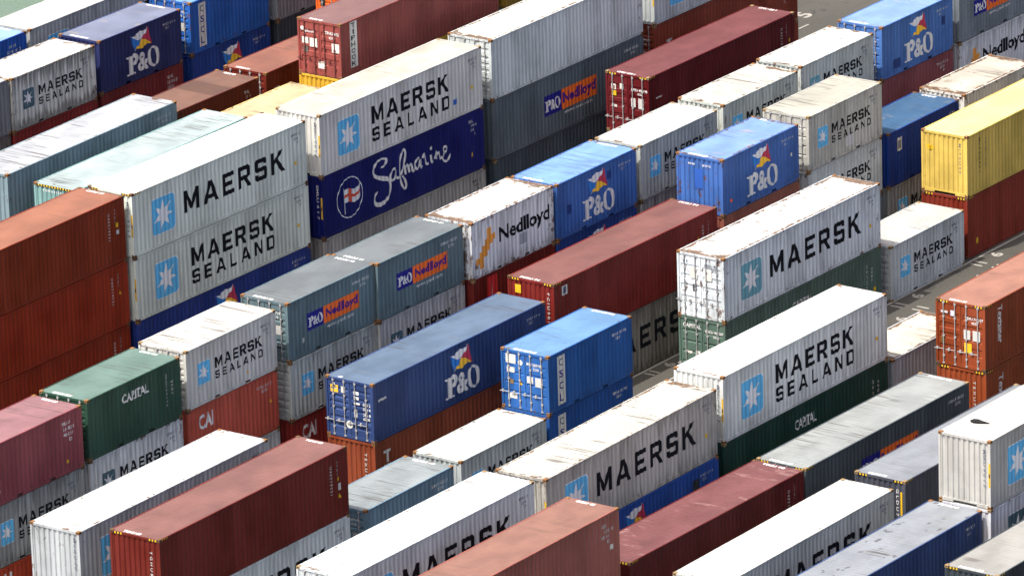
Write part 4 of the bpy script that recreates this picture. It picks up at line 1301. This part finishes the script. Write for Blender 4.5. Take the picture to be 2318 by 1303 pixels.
# ------------------------------------------------------------------ black rag lying on the white roof at the right edge
def rag():
    bm = bmesh.new()
    rnd = random.Random(4)
    n = 14
    prof = [(0.0, .0, .10), (.12, .11, .16), (.30, .15, .15), (.48, .10, .10), (.66, .05, .05), (.78, .015, .02)]
    rings = []
    for (x, w_, hh) in prof:
        rings.append([bm.verts.new((x + rnd.uniform(-.02, .02), (w_ + .01) * math.cos(a) * rnd.uniform(.85, 1.15), max(0.0, .5 * hh * (1 + math.sin(a)) * rnd.uniform(.85, 1.1)))) for a in [2 * math.pi * i / n for i in range(n)]])
    for r0, r1 in zip(rings, rings[1:]):
        for i in range(n):
            bm.faces.new((r0[i], r0[(i + 1) % n], r1[(i + 1) % n], r1[i]))
    bm.faces.new(rings[0][::-1])
    bm.faces.new(rings[-1])
    me = finish(bm, 'rag')
    for p in me.polygons:
        p.use_smooth = True
    me.materials.append(flat_paint('rag_black', (.016, .016, .017), rough=.8, wear=.3, worn=(.05, .05, .05)))
    o = link('rag', me)
    o.location = (226.48 + 1.55 - OX, -(-144.3 + 0.55 + OV), 2 * HH - .018)
    o.rotation_euler = (0, 0, math.radians(-72))
    o['label'] = 'crumpled black rag lying on the white roof at the right edge'
    o['category'] = 'rag'


rag()

# ------------------------------------------------------------------ setting: asphalt, painted slots, quay wall, water
def ground_material():
    m, nt, p = nodes_of('asphalt')
    t = NT(nt)
    tc = t.new("ShaderNodeTexCoord").outputs['Object']
    big = t.noise(tc, 0.11, 5)
    fine = t.noise(tc, 9.0, 4)
    wheel = t.noise(t.mapv(tc, (0.05, 1.2, 1)), 1.0, 4)
    c = t.mix(t.smooth(big, .3, .7), (0.040, 0.0385, 0.033), (0.055, 0.0525, 0.045))
    c = t.mix(t.math('MULTIPLY', t.smooth(wheel, .46, .64), .6), c, (0.042, 0.040, 0.034))
    c = t.mix(t.math('MULTIPLY', t.smooth(fine, .35, .7), .3), c, (0.09, 0.086, 0.07))
    c = t.mix(t.math('MULTIPLY', t.smooth(t.noise(tc, 0.55, 5, .6), .60, .70), .55), c, (0.02, 0.02, 0.02))
    t.put(p.inputs['Base Color'], c)
    p.inputs['Roughness'].default_value = 0.9
    p.inputs['Specular IOR Level'].default_value = 0.2
    return m


def Y(v):
    return -(v + OV)


QUAY = -217.0
bm = bmesh.new()
ya, yb = Y(QUAY), -2500.0
f = bm.faces.new([bm.verts.new(p) for p in ((-2500, yb, 0), (2500, yb, 0), (2500, ya, 0), (-2500, ya, 0))])
v4 = [bm.verts.new(p) for p in ((-2500, ya, 0), (2500, ya, 0), (2500, ya, -6), (-2500, ya, -6))]
bm.faces.new(v4)
me = finish(bm, 'ground')
if me.polygons[0].normal.z < 0:
    me.flip_normals()
me.materials.append(ground_material())
g = link('ground', me)
g['kind'] = 'structure'

m, nt, p = nodes_of('harbour_water')
t = NT(nt)
tc = t.new("ShaderNodeTexCoord").outputs['Object']
t.put(p.inputs['Base Color'], t.mix(t.smooth(t.noise(tc, .05, 3), .3, .7), (0.078, 0.118, 0.070), (0.10, 0.14, 0.085)))
p.inputs['Roughness'].default_value = 0.25
b = t.new("ShaderNodeBump")
b.inputs['Strength'].default_value = 0.5
b.inputs['Distance'].default_value = 0.15
t.put(b.inputs['Height'], t.noise(tc, 1.1, 4))
t.put(p.inputs['Normal'], b.outputs[0])
bm = bmesh.new()
bm.faces.new([bm.verts.new(q) for q in ((-2500, ya, -2.6), (2500, ya, -2.6), (2500, 4500, -2.6), (-2500, 4500, -2.6))])
me = finish(bm, 'water')
if me.polygons[0].normal.z < 0:
    me.flip_normals()
me.materials.append(m)
w = link('water', me)
w['kind'] = 'structure'

# painted slot lines and slot numbers, one sheet 4 mm above the asphalt
bm = bmesh.new()


def pq(x0, x1, v0, v1, z=0.004):
    bm.faces.new([bm.verts.new(q) for q in ((x0 - OX, Y(v1), z), (x1 - OX, Y(v1), z), (x1 - OX, Y(v0), z), (x0 - OX, Y(v0), z))])


rows = [-174.8, -170.3, -166.0, -157.5, -153.1, -148.9, -144.4, -140.3]
for v in rows:
    pq(185, 283, v + W + .10, v + W + .22)
    pq(185, 283, v - .22, v - .10)


def num(txt, x, v, size, wid):
    vs, fs = fit(font_geo(txt, .03), x, x + wid, 0, size)
    bv = [bm.verts.new((a - OX, Y(v) + b_, 0.004)) for a, b_ in vs]
    for f_ in fs:
        bm.faces.new([bv[i] for i in f_])


BAYS = (207.2, 213.8, 220.3, 226.6, 233.0, 239.4, 246.0, 252.4, 259.05, 265.6, 272.2)
for x in BAYS:
    num('11', x - .05, -162.62, .62, .55)
    num('6', x + 1.45, -162.62, .62, .55)
    num('6', x - 1.55, -161.55, .62, .55)
    num('11', x + .05, -161.55, .62, .55)
    num('11', x + .05, -167.02, .55, .5)
    num('6', x + 1.35, -167.02, .55, .5)
num('5', 287.35, -190.55, .95, .75)
pq(285.6, 286.5, -189.95, -189.85)
me = finish(bm, 'ground_markings', True)
if me.polygons[0].normal.z < 0:
    me.flip_normals()
me.materials.append(flat_paint('road_paint', (.25, .24, .21), rough=.8, wear=.8, worn=(.08, .08, .07)))
o = link('ground_markings', me)
o['kind'] = 'structure'
